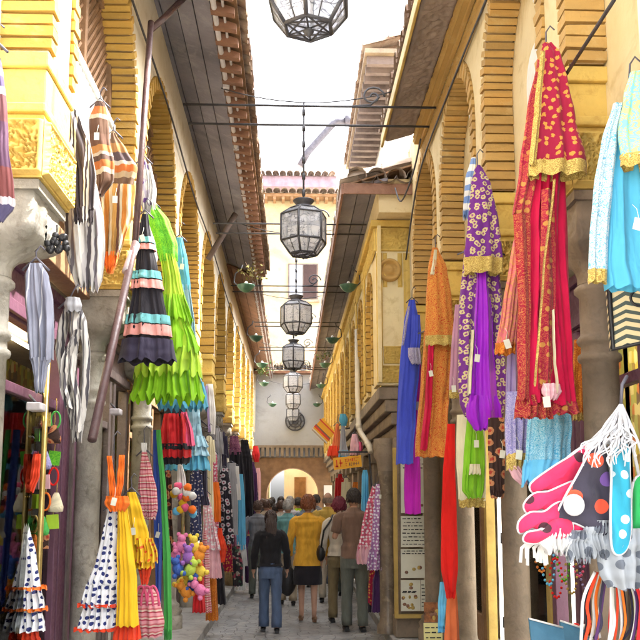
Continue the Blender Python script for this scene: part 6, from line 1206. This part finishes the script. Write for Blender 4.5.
def person(label, x, y, h, top, bottom, hair, rz=0, stance=.0, sex='m', arms=None, legs='trousers', jacket_hem=.80, collar=None, shoe='leather', hair_len=0, shorts_sleeve=False, skirt_hem=.52, wide=1.0, bald=False, hairpuff=0, detail=True):
    k = h/1.72; T = thing('person', label, 'person', (0, 0, 0)); sw = (.185 if sex == 'm' else .165)*wide
    st = stance; lf, rf = st*.16, -st*.16
    arms = arms or (((.07, -.01, -.27), (.08, .06, -.50)), ((.07, .02, -.27), (.08, .09, -.50)))
    nd = [((0, 0, .93), (.13*wide, .095)), ((0, .005, 1.10), (.115*wide, .085)), ((0, .0, 1.28), (.14*wide, .095)), ((0, -.005, 1.385), (.085, .055)), ((0, 0, 1.475), .052), ((0, .015, 1.53), .05)]
    ed = [(0, 1), (1, 2), (2, 3), (3, 4), (4, 5)]
    for sg, f_ in ((-1, lf), (1, rf)):
        b = len(nd); nd += [((sg*.085*wide, 0, .88), .088*wide), ((sg*.09, f_*.6+.01, .50), .056), ((sg*.09, f_-.02, .10), .036), ((sg*.092, f_+.03, .045), .035), ((sg*.1, f_+.12, .03), .028)]
        ed += [(0, b), (b, b+1), (b+1, b+2), (b+2, b+3), (b+3, b+4)]
    AJ = []
    for (sg, (e_, w_)) in zip((-1, 1), arms):
        S = Vector((sg*sw, -.005, 1.395)); E = S+Vector((sg*e_[0], e_[1], e_[2])); Wp = S+Vector((sg*w_[0], w_[1], w_[2])); dr = (Wp-E).normalized(); H_ = Wp+dr*.07
        b = len(nd); nd += [(tuple(S+Vector((-sg*.02, 0, -.015))), .044), (tuple(E), .038), (tuple(Wp), .027), (tuple(H_), (.034, .02))]; ed += [(3, b), (b, b+1), (b+1, b+2), (b+2, b+3)]; AJ.append((S, E, Wp, H_, dr))
        if detail:
            side = Vector((0, 1, 0)) if abs(dr.y) < .8 else Vector((0, 0, 1)); side = (side-dr*side.dot(dr)).normalized(); inw = Vector((-sg, 0, 0))
            for q, (o_, L) in enumerate(((-.027, .062), (-.009, .074), (.009, .07), (.027, .055))):
                c = len(nd); r0 = H_+side*o_*.8+dr*.012; m_ = r0+dr*L*.55+side*o_*.15; tpp = m_+dr*L*.42+inw*L*.28; nd += [(tuple(r0), .0095), (tuple(m_), .0085), (tuple(tpp), .007)]; ed += [(b+3, c), (c, c+1), (c+1, c+2)]
            c = len(nd); r0 = Wp+dr*.03+side*.028; m_ = r0+dr*.032+side*.022; nd += [(tuple(r0), .011), (tuple(m_), .0095), (tuple(m_+dr*.026+side*.004), .008)]; ed += [(b+2, c), (c, c+1), (c+1, c+2)]
    X = MB(); hc = Vector((0, .025, 1.615)); X.ell(hc, (.076, .094, .112), 18); X.ell(hc+Vector((0, .035, -.06)), (.055, .055, .055), 12)
    X.ell(hc+Vector((0, .10, -.02)), (.014, .022, .026), 8)
    for sg in (-1, 1): X.ell(hc+Vector((sg*.078, -.005, -.01)), (.012, .02, .032), 8); X.ell(hc+Vector((sg*.032, .086, .012)), (.014, .01, .009), 8)
    X.ell(hc+Vector((0, .094, -.065)), (.024, .01, .008), 8)
    body = skinned(nd, ed, 'body', MT['skin'], T, extra=X)
    sd = x*7.3+y
    # hair
    hm = hairmat(*hair); f = MB()
    def hf(a, v):
        th = 2*PI*a; ph = v*PI*.62; ny = math.sin(ph)*math.sin(th)
        lim = 1 if math.sin(th) < .2 else .78
        ph = v*PI*(.66 if math.sin(th) < .1 else .66-.24*min(1, (math.sin(th)-.1)/.35)); d = Vector((math.sin(ph)*math.cos(th), math.sin(ph)*math.sin(th), math.cos(ph)))
        g_ = 1.0+hairpuff*(1+.5*noise.noise(d*4+Vector((sd, 0, 0))))+.05*noise.noise(d*7+Vector((sd, 1, 0)))+.03*noise.noise(d*17+Vector((sd, 1, 0)))
        return hc+Vector((d.x*.085*g_, d.y*.104*g_-.004, d.z*.121*g_+.003)), (a, v)
    if not bald: f.grid(hf, 26, 14)
    else:
        def hb(a, v):
            th = PI+PI*a; z = -.055+v*.085; d = Vector((math.cos(th), math.sin(th), 0)); return hc+Vector((d.x*.083, d.y*.101+.0, z)), (a, v)
        f.grid(hb, 20, 5)
    if hair_len:
        def hl(a, v):
            th = 2*PI*a; w_ = .075*(1-.35*v*v)+.012*math.sin(v*9+a*20); z = 1.66-v*(hair_len); return Vector((math.cos(th)*w_, -.06-.02*math.sin(v*2.5)+math.sin(th)*.035*(1-.4*v), z)), (a, v)
        f.grid(hl, 18, 14)
    q = random.Random(int(sd*100)); nS = (260 if y < 13.5 else 110) if not bald else 40
    for i_ in range(nS):   # loose locks over the cap of hair
        th = q.uniform(PI*.98, PI*2.02) if bald else q.uniform(0, 2*PI); p0 = q.uniform(1.35, 1.6) if bald else q.uniform(.15, 1.75 if math.sin(th) < .2 else 1.0); L_ = q.uniform(.25, .55)+(.25 if hair_len else 0); dth = q.uniform(-.35, .35)*(1+3*hairpuff); pts = []
        for u_ in range(4):
            ph = p0+L_*u_/3; a_ = th+dth*u_/3; lift = 1.03+.05*math.sin(u_*1.4+i_)*(1+4*hairpuff)+hairpuff*1.1+(.03 if u_ == 3 else 0); pts.append(hc+Vector((math.sin(ph)*math.cos(a_)*.086*lift, math.sin(ph)*math.sin(a_)*.105*lift-.004, math.cos(ph)*.122*lift)))
        f.tube(pts, [.004, .0075, .006, .0015], 4, flat=.5)
    if hair_len:
        for i_ in range(120):
            a_ = q.uniform(-1, 1); z0_ = q.uniform(1.5, 1.64); pts = [Vector((a_*(.078-.02*u_/3)+q.gauss(0, .006), -.095-.012*(1-a_*a_)-.01*math.sin(u_)-q.uniform(0, .008), z0_-u_*(z0_-1.66+hair_len)/3-q.uniform(0, .02))) for u_ in range(4)]; f.tube(pts, [.004, .006, .006, .0015], 4, flat=.5)
    f.build('hair', hm, T)
    # lower clothing
    if legs == 'skirt':
        f = MB(); tubeloft(f, [((0, 0, skirt_hem), .185*wide, .15), ((0, 0, .64), .182*wide, .148), ((0, 0, .76), .172*wide, .138), ((0, 0, .82), .15*wide, .11)], 26, sd); f.build('skirt', MT[bottom], T)
    else:
        f = MB(); tubeloft(f, [((0, 0, .76), .155*wide, .11), ((0, -.005, .86), .17*wide, .125), ((0, 0, .95), .155*wide, .115), ((0, 0, 1.04), .142*wide, .105)], 26, sd)
        for sg, f_ in ((-1, lf), (1, rf)): limb(f, [(sg*.082*wide, 0, .90), (sg*.088, f_*.6+.01, .50), (sg*.09, f_-.015, .07)], [.098*wide, .072, .064 if bottom != 'jeans' else .075], sd+sg, wr=.012)
        f.build('trousers', MT[bottom], T)
    for sg, f_ in ((-1, lf), (1, rf)):
        f = MB(); f.ell((sg*.095, f_+.045, .035), (.042, .125, .04), 12); f.bx(sg*.095-.03, sg*.095+.03, f_-.07, f_-.02, .0, .03); f.build('shoe', MT[shoe], T)
    # upper clothing
    f = MB(); fl = .012 if legs == 'skirt' else 0
    tubeloft(f, [((0, 0, jacket_hem), .178*wide+fl, .135), ((0, 0, .98), .16*wide, .122), ((0, .0, 1.12), .152*wide, .112), ((0, 0, 1.27), .178*wide, .122), ((0, -.008, 1.37), .198*wide, .116), ((0, -.010, 1.425), .178*wide, .10), ((0, -.005, 1.468), .092, .078), ((0, 0, 1.50), .066, .063)], 30, sd+3, .014)
    for (S, E, Wp, H_, dr), sg in zip(AJ, (-1, 1)):
        if shorts_sleeve: limb(f, [S+Vector((-sg*.05, 0, .0)), S.lerp(E, .1)+Vector((0, 0, -.005)), S.lerp(E, .75)], [.074, .074, .066], sd+sg)
        else: limb(f, [S+Vector((-sg*.05, 0, .0)), S.lerp(E, .12), E, Wp-dr*.0], [.075, .072, .056, .043], sd+sg, wr=.016)
    tp = f.build('jacket' if jacket_hem < .85 else 'shirt', MT[top], T)
    if collar: f = MB(); tubeloft(f, [((0, -.008, 1.435), .13, .092), ((0, -.008, 1.46), .088, .078), ((0, -.002, 1.5), .068, .066)], 24, sd); f.build('collar', MT[collar], tp)
    T.location = (x, y, 0); T.scale = (k, k, k); T.rotation_euler.z = rz
    return T, AJ, k
for n_, c_ in (('jeans', (.10, .15, .26)), ('mustard', (.74, .40, .045)), ('knit_black', (.02, .02, .024)), ('teal_shirt', (.17, .38, .38)), ('yellow_shirt', (.68, .45, .10)), ('brown_polo', (.20, .125, .09)), ('olive', (.22, .17, .09)), ('slate', (.15, .165, .14)), ('cream_top', (.62, .56, .46)), ('lime_jacket', (.42, .62, .03)), ('ash', (.22, .22, .24)), ('beige', (.45, .38, .28)), ('pink_top', (.6, .2, .28)), ('blue_grey', (.2, .25, .32)), ('white_collar', (.6, .58, .62))): MT[n_] = C(n_, c_, var=.2)
pos = lambda px, D: at(px, 500, D).x
person('woman with long dark hair, black jumper and blue jeans, nearest on the left', pos(271, 11.4), 11.4, 1.46, 'knit_black', 'jeans', ('black', (.03, .015, .012)), rz=.05, stance=.6, sex='f', jacket_hem=.93, collar='white_collar', hair_len=.36)
T, AJ, k = person('woman in mustard jacket and black skirt with curly auburn hair', pos(308, 12.4), 12.4, 1.64, 'mustard', 'black_cloth', ('auburn', (.20, .06, .02)), rz=-.03, stance=.5, sex='f', legs='skirt', jacket_hem=.76, hairpuff=.16, shoe='shoe_brown', wide=1.12, skirt_hem=.50)
hx = Vector((pos(308, 12.4), 12.4, 0))+Matrix.Rotation(-.03, 3, 'Z') @ (AJ[0][3]*k)
B = thing('handbag', 'black handbag held low by the woman in mustard', 'bag', tuple(hx+Vector((-.05, -.03, -.42)))); f = MB(); c = hx+Vector((-.03, -.02, -.27)); f.ell(c, (.13, .08, .2), 16, nz=.12, seed=4); f.build('body', MT['leather'], B); f = MB()
for dx in (-.06, .06): f.tube([c+Vector((dx, 0, .15)), hx+Vector((dx*.3, 0, .0)), hx+Vector((dx*.1, .01, .035)), c+Vector((dx, .04, .15))], .008, 6)
f.build('handle', MT['leather'], B)
person('grey haired man in a teal shirt behind the mustard jacket', pos(288, 14.3), 14.3, 1.60, 'teal_shirt', 'beige', ('grey', (.35, .33, .30)), stance=.5, wide=1.05, jacket_hem=.84)
person('bald man in a yellow shirt and pale trousers', pos(328, 14.6), 14.6, 1.71, 'yellow_shirt', 'cream_top', ('grey_b', (.30, .22, .17)), stance=.4, wide=1.1, jacket_hem=.86, bald=True)
T, AJ, k = person('woman with dark red hair, cream top and olive trousers', pos(339.5, 12.2), 12.2, 1.62, 'cream_top', 'olive', ('wine', (.16, .015, .035)), rz=.15, stance=.4, sex='f', jacket_hem=.92, hairpuff=.10, shoe='leather')
O = Vector((pos(339.5, 12.2), 12.2, 0)); B = thing('shoulder_bag', 'black shoulder bag with long strap on the red haired woman', 'bag', tuple(O+Vector((-.24, 0, .78)))); f = MB(); f.ell(O+Vector((-.25, 0, .9)), (.06, .12, .11), 14, nz=.1); f.build('body', MT['leather'], B); f = MB(); f.tube([O+Vector((-.25, -.08, .98)), O+Vector((-.215, -.12, 1.2)), O+Vector((-.12, -.105, 1.34)), O+Vector((-.09, .0, 1.40)), O+Vector((-.15, .11, 1.3)), O+Vector((-.25, .08, .98))], .012, 6); f.build('strap', MT['leather'], B)
person('man in a brown polo shirt and slate trousers at the right', pos(354, 11.4), 11.4, 1.73, 'brown_polo', 'slate', ('dark', (.025, .017, .013)), rz=.1, stance=.35, shorts_sleeve=True, jacket_hem=.88, arms=(((.06, .03, -.27), (.02, .24, -.22)), ((.06, .0, -.27), (.06, .1, -.49))))
person('person in a grey shirt at the left behind the long haired woman', pos(258, 15.2), 15.2, 1.58, 'ash', 'slate', ('brown', (.08, .04, .025)), stance=.5, jacket_hem=.86)
person('person in a pink top far down the alley on the left', pos(270, 19.5), 19.5, 1.60, 'pink_top', 'slate', ('dark', (.03, .02, .015)), stance=.5, sex='f')
person('person in blue grey far down the alley near the arch', pos(281, 20.5), 20.5, 1.66, 'blue_grey', 'slate', ('dark', (.03, .02, .015)), stance=.5)
person('person in a lime green jacket far down the alley', pos(298, 19.0), 19.0, 1.64, 'lime_jacket', 'slate', ('dark', (.03, .02, .015)), stance=.5)
person('person in a cream top beside the teal shirted man', pos(281, 16.6), 16.6, 1.58, 'cream_top', 'beige', ('brown', (.08, .04, .025)), stance=.5, sex='f')
person('person in dark clothes far down the alley by the left wall', pos(263, 22), 22, 1.62, 'knit_black', 'jeans', ('brown', (.08, .04, .025)), stance=.5)

for (px_, D_, h_, top_, bot_, hr_, lab_, sx_) in ((266, 17.6, 1.60, 'beige', 'slate', ('brown', (.08, .04, .025)), 'person in a beige jacket between the grey shirt and the pink top', 'm'), (276, 18.2, 1.52, 'knit_black', 'jeans', ('dark', (.03, .02, .015)), 'dark haired person in black just behind the cream top', 'f'), (290, 17.4, 1.66, 'white_collar', 'slate', ('grey', (.35, .33, .30)), 'grey haired person in a pale top behind the teal shirt', 'm'), (305, 17.2, 1.62, 'blue_grey', 'beige', ('blond', (.35, .22, .08)), 'fair haired person in blue grey behind the mustard jacket', 'f'), (316, 18.5, 1.70, 'ash', 'slate', ('dark', (.03, .02, .015)), 'dark haired person in grey left of the bald man', 'm'), (334, 17.0, 1.58, 'pink_top', 'jeans', ('wine', (.16, .015, .035)), 'person in a pink top right behind the bald man', 'f'), (345, 15.5, 1.66, 'mustard', 'slate', ('brown', (.08, .04, .025)), 'person in an orange yellow top behind the brown polo man', 'm'), (272, 24, 1.66, 'ash', 'slate', ('dark', (.03, .02, .015)), 'distant person in grey just before the gate arch, left', 'm'), (308, 25, 1.66, 'teal_shirt', 'slate', ('brown', (.08, .04, .025)), 'distant person in teal just before the gate arch, right', 'm')):
    person(lab_, pos(px_, D_), D_, h_, top_, bot_, hr_, stance=.5, sex=sx_, detail=False, rz=random.uniform(-.25, .25), jacket_hem=.84 if D_ > 17.5 else .9)

# ------------------------------------------------------------------ thin bright air in the alley
def haze(den):
    f = MB(); f.bx(-75, 75, -40, 125, -1.03, 24); k = bpy.data.materials.new('haze'); k.use_nodes = True; t = k.node_tree; t.nodes.remove(t.nodes['Principled BSDF']); v = t.nodes.new('ShaderNodeVolumePrincipled'); v.inputs['Color'].default_value = (.95, .95, .97, 1); v.inputs['Density'].default_value = den; t.links.new(v.outputs[0], t.nodes['Material Output'].inputs['Volume'])
    o = f.build('haze', k); o['kind'] = 'stuff'; o['label'] = 'thin bright haze filling the alley'
HAZE = 0
if HAZE: haze(HAZE)
